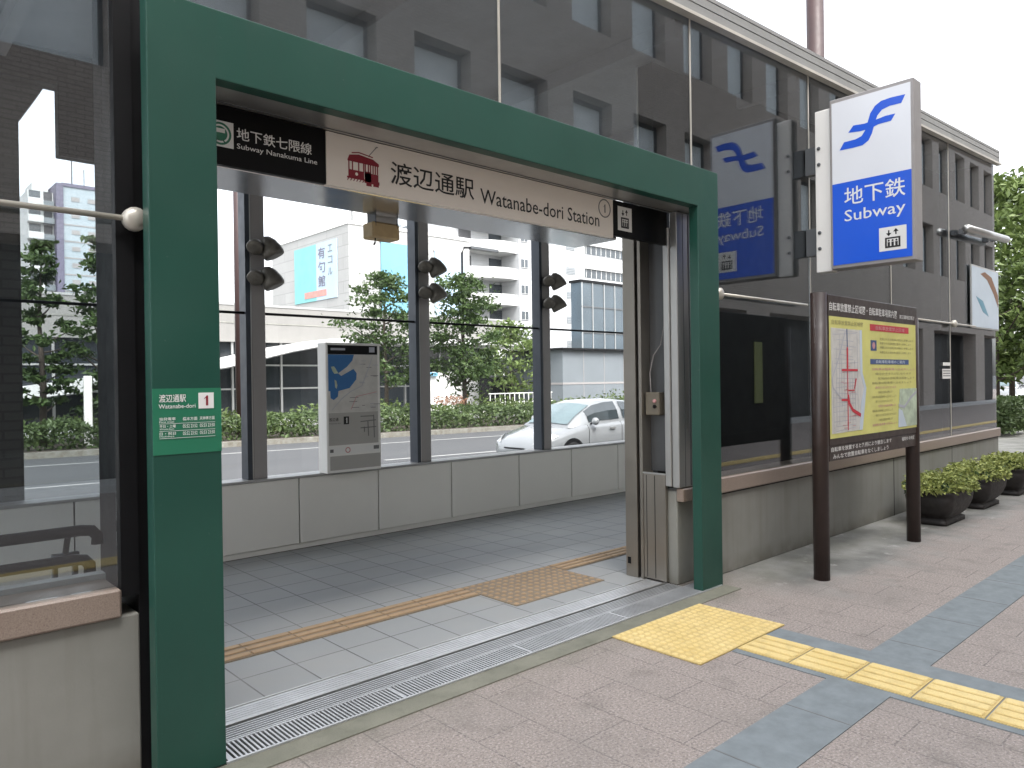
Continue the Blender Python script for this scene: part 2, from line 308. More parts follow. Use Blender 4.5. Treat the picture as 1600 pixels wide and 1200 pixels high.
# ------------------------------------------------------------------ mesh builder
class MB:
    def __init__(s): s.v = []; s.f = []; s.m = []; s.mats = []
    def mi(s, mat):
        if mat not in s.mats: s.mats.append(mat)
        return s.mats.index(mat)
    def add(s, vs, fs, mat):
        b = len(s.v); s.v += [tuple(v) for v in vs]; k = s.mi(mat)
        for f in fs: s.f.append(tuple(i+b for i in f)); s.m.append(k)
        return s
    def box(s, x0, x1, y0, y1, z0, z1, mat):
        vs = [(x, y, z) for z in (z0, z1) for y in (y0, y1) for x in (x0, x1)]
        return s.add(vs, [(0, 2, 3, 1), (4, 5, 7, 6), (0, 1, 5, 4), (2, 6, 7, 3), (0, 4, 6, 2), (1, 3, 7, 5)], mat)
    def bbox(s, x0, x1, y0, y1, z0, z1, mat, b=.004):
        # box with bevelled edges (8 corner triangles, 12 chamfers)
        cx = ((x0, x1), (y0, y1), (z0, z1)); idx = {}; vs = []
        for i in (0, 1):
            for j in (0, 1):
                for k in (0, 1):
                    c = [cx[0][i], cx[1][j], cx[2][k]]; sg = [1-2*i, 1-2*j, 1-2*k]
                    for ax in range(3):
                        p = [c[q]+(0 if q == ax else sg[q]*b) for q in range(3)]
                        idx[(i, j, k, ax)] = len(vs); vs.append(p)
        fs = []
        for i in (0, 1):
            fs.append([idx[(i, j, k, 0)] for j, k in ((0, 0), (1, 0), (1, 1), (0, 1))])
            fs.append([idx[(j, i, k, 1)] for j, k in ((0, 0), (1, 0), (1, 1), (0, 1))])
            fs.append([idx[(j, k, i, 2)] for j, k in ((0, 0), (1, 0), (1, 1), (0, 1))])
        for a in (0, 1):
            for c in (0, 1):
                fs.append([idx[(0, a, c, 1)], idx[(1, a, c, 1)], idx[(1, a, c, 2)], idx[(0, a, c, 2)]])
                fs.append([idx[(a, 0, c, 0)], idx[(a, 1, c, 0)], idx[(a, 1, c, 2)], idx[(a, 0, c, 2)]])
                fs.append([idx[(a, c, 0, 0)], idx[(a, c, 1, 0)], idx[(a, c, 1, 1)], idx[(a, c, 0, 1)]])
                for d in (0, 1): fs.append([idx[(a, c, d, q)] for q in range(3)])
        return s.add(vs, fs, mat)
    def quad(s, pts, mat): return s.add(pts, [tuple(range(len(pts)))], mat)
    def tube(s, pts, r, mat, n=10, cap=True):
        pts = [Vector(p) for p in pts]; rs = r if isinstance(r, (list, tuple)) else [r]*len(pts)
        vs = []; fs = []
        for i, p in enumerate(pts):
            d = (pts[min(i+1, len(pts)-1)]-pts[max(i-1, 0)]).normalized()
            a = d.orthogonal().normalized() if abs(d.z) < .95 else Vector((1, 0, 0)); a = (a-d*a.dot(d)).normalized()
            if abs(d.z) < .95: a = (Vector((0, 0, 1))-d*d.z).normalized()
            b = d.cross(a)
            for k in range(n):
                t = 2*math.pi*k/n; vs.append(p+(a*math.cos(t)+b*math.sin(t))*rs[i])
        for i in range(len(pts)-1):
            for k in range(n):
                k2 = (k+1) % n; fs.append((i*n+k, i*n+k2, (i+1)*n+k2, (i+1)*n+k))
        if cap: fs.append(tuple(range(n-1, -1, -1))); fs.append(tuple((len(pts)-1)*n+k for k in range(n)))
        return s.add(vs, fs, mat)
    def lathe(s, prof, origin, axis, mat, n=20):
        o = Vector(origin); d = Vector(axis).normalized(); a = d.orthogonal().normalized(); b = d.cross(a); vs = []; fs = []
        for (r, h) in prof:
            for k in range(n):
                t = 2*math.pi*k/n; vs.append(o+d*h+(a*math.cos(t)+b*math.sin(t))*r)
        for i in range(len(prof)-1):
            for k in range(n):
                k2 = (k+1) % n; fs.append((i*n+k, i*n+k2, (i+1)*n+k2, (i+1)*n+k))
        fs.append(tuple(range(n-1, -1, -1))); fs.append(tuple((len(prof)-1)*n+k for k in range(n)))
        return s.add(vs, fs, mat)
    def prism(s, pts, o, u, v, d0, d1, mat):
        # outline pts (a,b) in the frame o,u,v, extruded along n = u x v from d0 to d1
        o, u, v = Vector(o), Vector(u), Vector(v); n = u.cross(v).normalized(); k = len(pts)
        vs = [o+u*a+v*b+n*d0 for a, b in pts]+[o+u*a+v*b+n*d1 for a, b in pts]
        fs = [tuple(range(k-1, -1, -1)), tuple(range(k, 2*k))]+[(i, (i+1) % k, (i+1) % k+k, i+k) for i in range(k)]
        return s.add(vs, fs, mat)
    def rect(s, o, u, v, a0, a1, b0, b1, d, mat, t=.002):
        return s.prism([(a0, b0), (a1, b0), (a1, b1), (a0, b1)], o, u, v, d-t, d, mat)
    def line(s, pts, w, o, u, v, d, mat, t=.002):
        for (a, b), (c, e) in zip(pts, pts[1:]):
            L = math.hypot(c-a, e-b) or 1e-6; nx, ny = -(e-b)/L*w/2, (c-a)/L*w/2
            s.prism([(a-nx, b-ny), (c-nx, e-ny), (c+nx, e+ny), (a+nx, b+ny)], o, u, v, d-t, d, mat)
        return s
    def disc(s, a, b, r, o, u, v, d, mat, n=24, t=.002, r0=0):
        ring = [(math.cos(2*math.pi*i/n), math.sin(2*math.pi*i/n)) for i in range(n)]
        if not r0: return s.prism([(a+r*c, b+r*q) for c, q in ring], o, u, v, d-t, d, mat)
        for i in range(n):
            (c, q), (c2, q2) = ring[i], ring[(i+1) % n]
            s.prism([(a+r0*c, b+r0*q), (a+r*c, b+r*q), (a+r*c2, b+r*q2), (a+r0*c2, b+r0*q2)], o, u, v, d-t, d, mat)
        return s
    def text(s, body, o, u, v, a0, a1, b0, b1, d, mat, t=.0015):
        vs, fs = glyphs(body)
        o, u, v = Vector(o), Vector(u), Vector(v); n = u.cross(v).normalized()
        V = [o+u*(a0+x*(a1-a0))+v*(b0+y*(b1-b0))+n*d for x, y in vs]
        return s.add(V, fs, mat)
    def build(s, name, parent=None, smooth=False, loc=None):
        o0 = Vector(loc) if loc is not None else (parent['_w'] if parent is not None and '_w' in parent else Vector((0, 0, 0)))
        o0 = Vector(o0)
        me = bpy.data.meshes.new(name); me.from_pydata([tuple(Vector(v)-o0) for v in s.v], [], s.f)
        for m in s.mats: me.materials.append(MAT[m])
        me.polygons.foreach_set('material_index', s.m)
        if smooth: me.polygons.foreach_set('use_smooth', [True]*len(me.polygons))
        me.update(); ob = bpy.data.objects.new(name, me); COL.objects.link(ob)
        if parent is not None:
            ob.parent = parent; pw = Vector(parent['_w']) if '_w' in parent else Vector((0, 0, 0)); ob.location = o0-pw
        else: ob.location = o0
        WORLD[ob.name] = o0.copy(); ob['_w'] = tuple(o0)
        return ob
WORLD = {}
GL = {'1': ([(.0, .70), (.12, .66), (.45, .80), (.45, 0), (1, 0), (1, 1), (.62, 1), (.40, .86)], [(2, 3, 4, 5, 6, 7), (0, 1, 2, 7)])}
def glyphs(body):
    if body in GL: return GL[body]
    c = bpy.data.curves.new('lettering', 'FONT'); c.body = body; c.resolution_u = 2; c.offset = .007 if any(ord(ch) > 0x2fff for ch in body) else .004
    ob = bpy.data.objects.new('lettering', c); COL.objects.link(ob)
    dg = bpy.context.evaluated_depsgraph_get(); dg.update()
    me = bpy.data.meshes.new_from_object(ob.evaluated_get(dg))
    vs = [(v.co.x, v.co.y) for v in me.vertices]; fs = [tuple(p.vertices) for p in me.polygons]
    bpy.data.objects.remove(ob); bpy.data.curves.remove(c); bpy.data.meshes.remove(me)
    x0 = min(v[0] for v in vs); x1 = max(v[0] for v in vs); y0 = min(v[1] for v in vs); y1 = max(v[1] for v in vs)
    GL[body] = ([((x-x0)/(x1-x0), (y-y0)/(y1-y0)) for x, y in vs], fs)
    return GL[body]
def tag(o, label=None, cat=None, group=None, kind=None):
    if label: o['label'] = label
    if cat: o['category'] = cat
    if group: o['group'] = group
    if kind: o['kind'] = kind
    return o
def thing(name, loc, label, cat, group=None, kind=None):
    o = bpy.data.objects.new(name, None); COL.objects.link(o); o.location = loc; o['_w'] = tuple(loc); o.empty_display_size = .2
    return tag(o, label, cat, group, kind)
def kids(o): return [c for c in bpy.data.objects if c.parent == o]
def copy_tree(o, loc=None, label=None, parent=None):
    c = o.copy(); COL.objects.link(c)
    if parent is not None: c.parent = parent
    if loc is not None: c.location = loc
    if label: c['label'] = label
    for ch in kids(o): copy_tree(ch, None, None, c)
    return c
def structure(o): o['kind'] = 'structure'; return o
UX, UZ, UY = (1, 0, 0), (0, 0, 1), (0, 1, 0)
RNG = random.Random(7)

# ------------------------------------------------------------------ setting: ground, pavement, road
ZR = -.39
b = MB(); b.box(-900, 1600, -700, 1700, ZR-.5, ZR, 'asphalt'); structure(b.build('road'))
b = MB(); b.box(-40, 90, -30, 8.2, -.38, 0, 'paving'); structure(b.build('pavement'))
b = MB(); b.box(-40, 90, 8.2, 8.38, ZR-.02, .02, 'ledge'); structure(b.build('kerb'))
# the road bends away a little, so its far edge is not quite parallel with the entrance
def road_pt(x, y): return (x, y-.125*(x-9))
b = MB()
for y, dash in ((20.3, 0), (15.6, 1), (9.4, 0), (12.3, 1)):
    x = -8
    while x < 60:
        L = 4.0 if dash else 8.0
        p = [road_pt(x, y), road_pt(x+L, y), road_pt(x+L, y+.16), road_pt(x, y+.16)]
        b.quad([(q[0], q[1], ZR+.004) for q in p], 'white_line'); x += 9.0 if dash else 8.0
structure(b.build('road_marking'))
b = MB()
p = [road_pt(-30, 22.6), road_pt(70, 22.6), road_pt(70, 22.8), road_pt(-30, 22.8)]
b.prism(p, (0, 0, 0), UX, UY, ZR-.02, ZR+.16, 'concrete'); structure(b.build('median_kerb'))
b = MB()
p = [road_pt(-30, 22.8), road_pt(70, 22.8), road_pt(70, 29.5), road_pt(-30, 29.5)]
b.prism(p, (0, 0, 0), UX, UY, ZR-.02, ZR+.14, 'soil'); structure(b.build('planting_bed'))
b = MB()
p = [road_pt(-40, 33.0), road_pt(110, 33.0), road_pt(110, 140), road_pt(-40, 140)]
b.prism(p, (0, 0, 0), UX, UY, ZR-.02, ZR+.15, 'ledge'); structure(b.build('far_pavement'))
# dark inlaid bands of the pavement
b = MB(); b.box(-20, 70, 1.365, 1.665, .0005, .0045, 'paving_dark'); b.box(3.62, 4.15, -6.0, 1.365, .0005, .0045, 'paving_dark'); b.box(3.62, 4.15, 1.665, 2.19, .0005, .0045, 'paving_dark')
structure(b.build('pavement_band'))
# interior floor, threshold
b = MB(); b.box(-6, 12.2, 3.42, 6.28, -.02, .004, 'floor'); structure(b.build('station_floor'))
b = MB(); b.box(.9, 4.75, 2.79, 2.922, -.02, .006, 'kerb'); structure(b.build('threshold_kerb'))
# dark lines of the pavement band joints
b = MB()
for x in [2.0+.6*i-.0 for i in range(-8, 50)]:
    b.box(x, x+.006, 1.366, 1.664, .0045, .0055, 'ink_grey')
structure(b.build('band_joint'))

# ------------------------------------------------------------------ tactile paving
def bars_along_x(b, x0, x1, y0, y1, n, base, top, tile=.3):
    b.box(x0, x1, y0, y1, .002, .009, base)
    w = (y1-y0)/n; x = x0
    while x < x1-.01:
        e = min(x+tile, x1)
        for i in range(n):
            ya = y0+w*i+w*.2; yb = y0+w*(i+1)-w*.2
            b.bbox(x+.003, e-.003, ya, yb, .006, .0155, top, .004)
        x += tile
def bars_along_y(b, x0, x1, y0, y1, n, base, top, tile=.3):
    y = y1
    while y > y0+.01:
        e = max(y-tile, y0)
        b.box(x0, x1, e+.004, y-.004, .002, .009, base)
        w = (x1-x0)/n
        for i in range(n):
            b.bbox(x0+w*i+w*.14, x0+w*(i+1)-w*.14, e+.012, y-.012, .006, .0165, top, .005)
        y -= tile
def dots(b, x0, x1, y0, y1, nx, ny, base, top, tile=.3):
    x = x0
    while x < x1-.01:
        y = y0
        while y < y1-.01:
            b.box(x+.001, min(x+tile, x1)-.001, y+.001, min(y+tile, y1)-.001, .002, .009, base); y += tile
        x += tile
    for i in range(nx):
        for j in range(ny):
            cx = x0+(i+.5)*(x1-x0)/nx; cy = y0+(j+.5)*(y1-y0)/ny
            b.lathe([(.0185, 0), (.0185, .003), (.011, .0065)], (cx, cy, .008), (0, 0, 1), top, 8)
b = MB(); dots(b, 3.325, 4.225, 2.195, 2.795, 18, 12, 'yellow_base', 'yellow')
tag(b.build('tactile_pad'), 'square of bright yellow dotted tactile tiles outside the right gate post', 'tactile paving')
b = MB(); bars_along_y(b, 3.672, 3.975, -.66, 2.19, 4, 'yellow_base', 'yellow')
tag(b.build('tactile_path'), 'yellow barred guide path crossing the dark pavement band', 'tactile paving')
b = MB(); bars_along_x(b, -8, 40, -.96, -.66, 4, 'yellow_base', 'yellow')
tag(b.build('tactile_path'), 'long yellow barred guide strip along the pavement, mirrored in the glass', 'tactile paving')
b = MB(); dots(b, 3.335, 4.235, 3.62, 4.22, 14, 9, 'orange_base', 'orange')
tag(b.build('tactile_pad'), 'orange-brown dotted tactile pad on the grey tiles inside the gate', 'tactile paving')
b = MB(); bars_along_x(b, -4, 3.33, 3.99, 4.225, 3, 'orange_base', 'orange')
tag(b.build('tactile_path'), 'orange barred guide strip leading left from the dotted pad inside the gate', 'tactile paving')
b = MB(); bars_along_x(b, 4.24, 9.0, 4.03, 4.225, 3, 'orange_base', 'orange')
tag(b.build('tactile_path'), 'orange barred guide strip leading right behind the steel door pocket', 'tactile paving')

# ------------------------------------------------------------------ threshold: drain grate and door sill
g = thing('drain_grate', (2.8, 3.01, 0), 'long slotted steel drain grate across the foot of the gate', 'drain grate')
b = MB(); b.box(1.13, 4.72, 2.925, 3.10, -.02, .003, 'dark_void'); b.build('channel', g)  # flat near-black sheet paints the shade of the drain below the bars
b = MB(); b.box(1.13, 4.72, 2.924, 2.936, .0035, .013, 'sill_steel'); b.box(1.13, 4.72, 3.088, 3.10, .0035, .013, 'sill_steel')
x = 1.14; k = 0
while x < 4.71:
    w = .022 if k % 42 == 0 else .0085
    b.box(x, x+w, 2.937, 3.087, .004, .012, 'sill_steel'); x += .0195+(w-.0085); k += 1
b.build('grating', g)
b = MB()
b.box(1.13, 4.49, 3.104, 3.235, -.02, .007, 'alu_dark'); b.box(1.13, 4.49, 3.237, 3.252, -.02, .016, 'alu')
b.box(1.13, 4.47, 3.254, 3.402, -.02, .009, 'sill_steel'); b.box(1.13, 4.47, 3.404, 3.416, -.02, .012, 'alu')
y = 3.262
while y < 3.395: b.box(1.2, 4.45, y, y+.016, .0092, .0112, 'sill_steel'); y += .0225
y = 3.112
while y < 3.23: b.box(1.13, 4.49, y, y+.009, .0075, .010, 'sill_steel'); y += .0205
tag(b.build('door_sill'), 'ribbed metal door sill with two bright edges behind the drain grate', 'door sill')

# ------------------------------------------------------------------ entrance pavilion
def ztop(x): return 4.343+.0453*(x-4.857)
P = thing('entrance_pavilion', (4.6, 4.7, 0), 'glass walled subway entrance pavilion on concrete base walls with sloping roof', 'station entrance')
b = MB(); b.bbox(4.755, 12.26, 3.10, 3.30, 0, .625, 'concrete', .006); o = b.build('base_wall', P)
b = MB(); b.bbox(-4, .868, 3.10, 3.30, 0, .625, 'concrete', .006); b.build('base_wall', P)
b = MB(); b.bbox(4.745, 12.28, 3.075, 3.30, .626, .745, 'coping', .008); b.box(4.76, 12.26, 3.098, 3.10, .612, .6255, 'dark_void'); b.build('coping', P)
b = MB(); b.bbox(-4, .80, 3.075, 3.30, .626, .735, 'coping', .008); b.build('coping', P)
b = MB(); b.box(-4, .80, 3.301, 3.36, 0, .755, 'ledge'); b.build('inner_sill', P)
for x in (6.53, 8.4, 10.27):
    b = MB(); b.box(x, x+.008, 3.0975, 3.1, .0, .61, 'dark_void'); b.build('wall_joint', P)
def sloped(x0, x1, y0, y1, zb, mat, dz=0):
    bb = MB(); vs = []
    for x in (x0, x1):
        z1 = ztop(x)-dz; z0 = zb if zb is not None else z1-.1
        vs += [(x, y0, z0), (x, y1, z0), (x, y1, z1), (x, y0, z1)]
    return bb.add(vs, [(0, 1, 2, 3), (7, 6, 5, 4), (0, 4, 5, 1), (1, 5, 6, 2), (2, 6, 7, 3), (3, 7, 4, 0)], mat)
def slab(bb, x0, x1, y0, y1, t0, t1, mat):
    vs = []
    for x in (x0, x1):
        z1 = ztop(x)-t0; z0 = ztop(x)-t1
        vs += [(x, y0, z0), (x, y1, z0), (x, y1, z1), (x, y0, z1)]
    return bb.add(vs, [(0, 1, 2, 3), (7, 6, 5, 4), (0, 4, 5, 1), (1, 5, 6, 2), (2, 6, 7, 3), (3, 7, 4, 0)], mat)
JX = [-2.82, -.95, .875, 2.785, 4.665, 6.53, 8.4, 10.27, 12.22]
for i, (xa, xb) in enumerate(zip(JX, JX[1:])):
    zb = .74
    if xa in (.875, 2.785): zb = 2.985
    if xb == .875: xb = .80
    o = sloped(xa+.006, xb-.006, 3.106, 3.116, zb, 'glass', .175).build('glass_panel', P)
for x in (2.785, 4.665, 6.53, 8.4, 10.27):
    bb = MB(); z0 = 2.99 if x < 4.7 else .75
    bb.box(x-.008, x+.008, 3.100, 3.1045, z0, ztop(x)-.18, 'rod'); bb.build('glass_joint', P)
bb = MB(); slab(bb, -3, 12.25, 3.0695, 6.7, .10, .165, 'roof_under'); bb.build('roof', P)
bb = MB()
for k in range(5): slab(bb, -3, 12.27, 3.045+.004*(k % 2), 3.068, .034*k, .034*k+.030, 'fascia')
slab(bb, -3, 12.26, 3.0685, 3.09, 0, .0995, 'fascia'); bb.build('roof_fascia', P)
bb = MB(); slab(bb, -3, 12.33, 3.035, 3.10, .172, .196, 'rod'); bb.build('gutter', P)
for x in (-.95, .9, 2.785, 4.665, 6.53, 8.4, 10.27):
    bb = MB(); slab(bb, x-.04, x+.04, 3.2, 6.3, .166, .30, 'roof_under'); bb.build('roof_beam', P)
# gate head: soffit over the door, shutter housing and its polished underside
bb = MB(); bb.box(1.13, 4.74, 2.995, 3.196, 2.714, 2.76, 'alu'); bb.box(1.13, 4.74, 3.165, 3.17, 2.711, 2.7139, 'alu_dark'); bb.build('gate_soffit', P)
bb = MB(); bb.bbox(1.05, 3.96, 3.235, 3.615, 2.455, 2.98, 'steel_soffit', .006); bb.build('shutter_housing', P)
bb = MB(); bb.box(.88, 4.74, 3.117, 3.22, 2.765, 2.98, 'alu_dark'); bb.build('gate_lintel', P)
# right jamb
bb = MB(); bb.bbox(4.487, 4.74, 3.118, 3.178, .715, 2.708, 'alu', .004); bb.box(4.56, 4.566, 3.1165, 3.1185, .72, 2.7, 'alu_dark'); bb.box(4.625, 4.64, 3.114, 3.118, .72, 2.7, 'alu_dark'); bb.build('door_jamb', P)
bb = MB(); bb.bbox(4.512, 4.753, 3.162, 3.30, 0, .684, 'concrete', .008); bb.build('base_wall', P)
bb = MB(); bb.bbox(4.505, 4.743, 3.10, 3.161, .612, .706, 'coping', .006); bb.build('coping', P)
pk = MB().bbox(4.47, 4.62, 3.49, 3.602, .005, 2.60, 'steel', .0012).bbox(4.4705, 4.60, 3.434, 3.462, .005, 2.60, 'steel', .0012).box(4.53, 4.60, 3.4621, 3.4899, .005, 2.6, 'dark_void').build('door_pocket', P)
bb = MB().bbox(4.472, 4.50, 3.232, 3.43, .02, .80, 'steel', .0012).box(4.468, 4.4719, 3.225, 3.433, .80, .812, 'alu').box(4.4695, 4.4718, 3.325, 3.329, .03, .79, 'dark_void').box(4.4705, 4.4718, 3.40, 3.404, .03, .79, 'dark_void'); bb.build('access_panel', P)
bb = MB().box(4.575, 4.60, 3.235, 3.432, .813, 2.6, 'alu_dark').bbox(4.474, 4.56, 3.181, 3.232, .72, 2.6, 'alu', .004).box(4.50, 4.574, 3.2325, 3.242, .813, 2.6, 'soft_black'); bb.build('cable_recess', P)
bb = MB().bbox(4.50, 4.574, 3.30, 3.425, 1.235, 1.405, 'stand_box', .006).lathe([(.014, 0), (.014, .012), (.009, .014)], (4.50, 3.335, 1.34), (-1, 0, 0), 'map_pink', 10).lathe([(.014, 0), (.014, .012), (.009, .014)], (4.50, 3.335, 1.30), (-1, 0, 0), 'soft_black', 10); bb.build('switch_box', P)
bb = MB().tube([(4.54, 3.40, 1.405), (4.53, 3.40, 1.55), (4.535, 3.37, 1.68), (4.545, 3.31, 1.76), (4.55, 3.28, 1.9), (4.555, 3.27, 2.4)], .0045, 'mullion', 8); bb.build('cable', P)
bb = MB().box(4.4675, 4.4699, 3.555, 3.585, .10, .15, 'soft_black'); bb.build('keyhole', P)
# left jamb, black frame
bb = MB(); bb.box(.802, .866, 3.09, 3.25, .70, 4.0, 'soft_black'); bb.box(.8685, .955, 3.105, 3.66, .0, 4.02, 'soft_black'); bb.build('black_frame', P)
bb = MB().bbox(.957, 1.06, 3.12, 3.62, 0, 2.60, 'steel', .004); bb.build('door_jamb', P)
# far side wall: panels, ledge, mullions, glass, header
PJ = [-3.1, -2.2, -1.3, -.45, .43, 1.32, 2.22, 3.12, 3.96, 4.87, 5.86, 6.75, 7.65, 8.55, 9.5]
for xa, xb in zip(PJ, PJ[1:]):
    bb = MB().bbox(xa+.006, xb-.006, 6.28, 6.31, .055, .648, 'panel', .004); bb.build('wall_panel', P)
bb = MB().box(-3.1, 12.2, 6.312, 6.46, -.35, .648, 'dark_void').box(-3.1, 12.2, 6.296, 6.311, .006, .052, 'panel'); bb.build('base_wall', P)
bb = MB().bbox(-3.1, 12.2, 6.27, 6.50, .6495, .672, 'ledge', .004); bb.build('ledge', P)
MX = [1.60, 2.67, 4.47, 6.28, 8.06]
for x in MX:
    w = .175 if x > 2 else .1
    bb = MB().bbox(x+.052, x+w, 6.33, 6.47, .673, 4.15, 'mullion', .003).box(x-.004, x+.038, 6.325, 6.46, .673, 4.1, 'mullion_dark').box(x+.038, x+.052, 6.335, 6.36, .673, 4.1, 'alu')
    bb.build('mullion', P)
for xa, xb in zip([-3.0, -.2]+MX, [-.22]+MX+[12.2]):
    bb = MB().box(xa+.19 if xa > 1.7 else xa+.11, xb-.06, 6.42, 6.428, .68, 3.74 if xa < 1.7 else 4.2, 'glass_clear'); bb.build('glass_panel', P)
bb = MB(); bb.box(-3, 2.35, 6.345, 6.50, 3.76, 4.05, 'soft_black'); bb.build('far_header', P)
MB().box(-3.2, -3.19, 3.3, 6.5, 0, 3.9, 'glass_clear').build('end_glass', P); MB().box(12.2, 12.25, 3.301, 6.5, 0, 4.535, 'dark_wall').box(12.2, 12.25, 3.125, 3.30, .75, 4.535, 'dark_wall').build('end_wall', P)
bb = MB(); sw = [(x, y, z) for x in (5.15, 12.19) for y in (3.80, 3.95) for z in (.01, ztop(x)-.17)]; bb.add(sw, [(0, 1, 3, 2), (4, 6, 7, 5), (0, 4, 5, 1), (2, 3, 7, 6), (0, 2, 6, 4), (1, 5, 7, 3)], 'dark_wall'); bb.build('lift_wall', P)
MB().box(5.15, 12.19, 3.953, 3.97, .01, 4.2, 'panel').build('bounce_sheet', P)  # unseen pale sheet, added to bounce light into the hall
MB().box(6.76, 6.90, 3.785, 3.799, 1.25, 1.86, 'lit_slit').build('lift_door_window', P)
def rod(x0, x1, y, z, mat, r):
    return MB().tube([(x0, y, z), (x1, y, z)], r, mat, 10)
for (x0, x1) in ((-3, .86), (4.95, 6.36), (8.3, 11.1)):
    bb = rod(x0, x1, 3.055, 2.14, 'rod', .011); bb.build('tension_rod', P, True)
for x in (.86, 4.94, 8.4, 10.27):
    bb = MB().lathe([(.005, -.035), (.03, -.03), (.045, -.01), (.045, .02), (.025, .035)], (x, 3.06, 2.14), (0, -1, 0), 'rod', 16); bb.build('rod_fitting', P, True)
for xa, xb in zip([-3.0]+MX, MX+[12.1]):
    bb = rod(xa, xb, 6.36, 2.135, 'soft_black', .012); bb.build('tension_rod', P, True)
# hanging equipment box behind the left glass
b = MB(); b.bbox(1.24, 1.595, 6.20, 6.32, 3.2, 3.74, 'soft_black', .006)
tag(b.build('hanging_panel'), 'dark box panel hung under the ceiling behind the left glass', 'panel')
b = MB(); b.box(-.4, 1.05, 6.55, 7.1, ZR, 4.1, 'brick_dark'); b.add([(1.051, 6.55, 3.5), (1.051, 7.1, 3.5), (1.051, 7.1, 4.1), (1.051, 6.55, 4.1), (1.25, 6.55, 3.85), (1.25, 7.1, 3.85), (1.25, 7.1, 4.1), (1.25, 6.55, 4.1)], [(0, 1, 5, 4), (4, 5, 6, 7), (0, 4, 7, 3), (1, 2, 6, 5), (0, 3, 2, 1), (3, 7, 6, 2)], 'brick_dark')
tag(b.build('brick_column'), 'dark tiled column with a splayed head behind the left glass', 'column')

# handrails of the stairs behind the left glass
H = thing('handrail', (.7, 3.55, 0), 'double black stair handrail with curled end behind the left glass', 'handrail')
for z, xe in ((.895, .83), (.775, .80)):
    pts = [(-3, 3.55, z), (xe-.06, 3.55, z), (xe-.02, 3.55, z-.006), (xe, 3.55, z-.03), (xe, 3.55, z-.065)]
    bb = MB().tube(pts, .024, 'soft_black', 12); bb.build('rail', H, True)
for x in (.68, .755, -.9, -.82):
    bb = MB().tube([(x, 3.6, 0), (x, 3.6, .80)], .013, 'alu_dark', 8); bb.build('post', H, True)
for x in (.72, -.86):
    bb = MB().tube([(x, 3.6, .79), (x, 3.575, .84), (x, 3.55, .875)], .012, 'soft_black', 8).box(x-.05, x+.05, 3.585, 3.615, .785, .80, 'alu_dark'); bb.build('bracket', H, True)

# ------------------------------------------------------------------ green gate frame
bb = MB(); bb.prism([(.874, .004), (1.13, .004), (1.13, 2.711), (4.478, 2.711), (4.478, .004), (4.738, .004), (4.738, 2.985), (.874, 2.985)], (0, 3.005, 0), UX, UZ, .0, .075, 'green')
GF = bb.build('gate_frame', loc=(2.8, 2.96, 0)); tag(GF, 'dark green gate frame of two flat posts and a beam round the station entrance', 'gate frame')
bv = GF.modifiers.new('edge', 'BEVEL'); bv.width = .004; bv.segments = 2; bv.limit_method = 'ANGLE'
# opening-hours plate stuck on the left post
PL = thing('notice_plate', (1.0, 2.928, 1.24), 'bright green plate with station name, red number 1 and times on the left gate post', 'sign')
O = (0, 2.9275, 0)
MB().box(.875, 1.1295, 2.9275, 2.9297, 1.243, 1.492, 'plate_green').build('plate', PL)
bb = MB()
bb.rect(O, UX, UZ, 1.042, 1.10, 1.413, 1.474, .0018, 'ink_white'); bb.text('1', O, UX, UZ, 1.062, 1.078, 1.424, 1.463, .003, 'ink_red')
bb.text('渡辺通駅', O, UX, UZ, .898, .995, 1.440, 1.470, .002, 'ink_white'); bb.text('Watanabe-dori', O, UX, UZ, .896, 1.030, 1.417, 1.433, .002, 'ink_white')
for i, (t1, t2, h1, h2) in enumerate((('始発電車', 'First train', '橋本方面', '天神南方面'), ('平日・土曜', 'Weekdays', '05:52 23:52', '05:53 23:50'), ('日・祝日', 'Holidays', '05:52 23:52', '05:53 23:50'))):
    z = 1.372-.0275*i
    bb.text(t1, O, UX, UZ, .898, .956, z, z+.0115, .002, 'ink_white'); bb.text(t2, O, UX, UZ, .898, .950, z-.009, z-.002, .002, 'ink_white')
    bb.text(h1, O, UX, UZ, .982, 1.036, z-.003, z+.0105, .002, 'ink_white'); bb.text(h2, O, UX, UZ, 1.045, 1.102, z-.003, z+.0105, .002, 'ink_white')
    bb.rect(O, UX, UZ, .898, 1.104, z-.013, z-.0118, .002, 'ink_white')
bb.build('lettering', PL)

# ------------------------------------------------------------------ station name sign over the door
N0 = thing('station_sign', (2.85, 3.2, 2.455), 'long station name sign board with red tram and black ends over the door', 'sign')
MB().bbox(1.131, 1.752, 3.2, 3.23, 2.456, 2.713, 'black', .002).build('black_panel', N0)
MB().bbox(1.7535, 3.882, 3.2, 3.23, 2.456, 2.713, 'sign_white', .002).build('white_panel', N0)
MB().bbox(3.8835, 4.484, 3.196, 3.228, 2.474, 2.7125, 'black', .002).build('black_panel', N0)
O = (0, 3.2, 0); bb = MB()
bb.text('渡辺通駅', O, UX, UZ, 2.116, 2.668, 2.520, 2.638, .0015, 'ink')
bb.text('Watanabe-dori Station', O, UX, UZ, 2.714, 3.738, 2.512, 2.597, .0015, 'ink')
bb.build('lettering', N0)
bb = MB(); bb.text('地下鉄七隈線', O, UX, UZ, 1.32, 1.678, 2.577, 2.632, .0015, 'ink_white'); bb.text('Subway Nanakuma Line', O, UX, UZ, 1.32, 1.705, 2.532, 2.562, .0015, 'ink_white'); bb.build('lettering', N0)
bb = MB(); bb.disc(3.793, 2.641, .062, O, UX, UZ, .0015, 'ink_grey', 32, .001, .054); bb.text('1', O, UX, UZ, 3.782, 3.802, 2.612, 2.668, .0015, 'ink_grey'); bb.build('exit_number', N0)
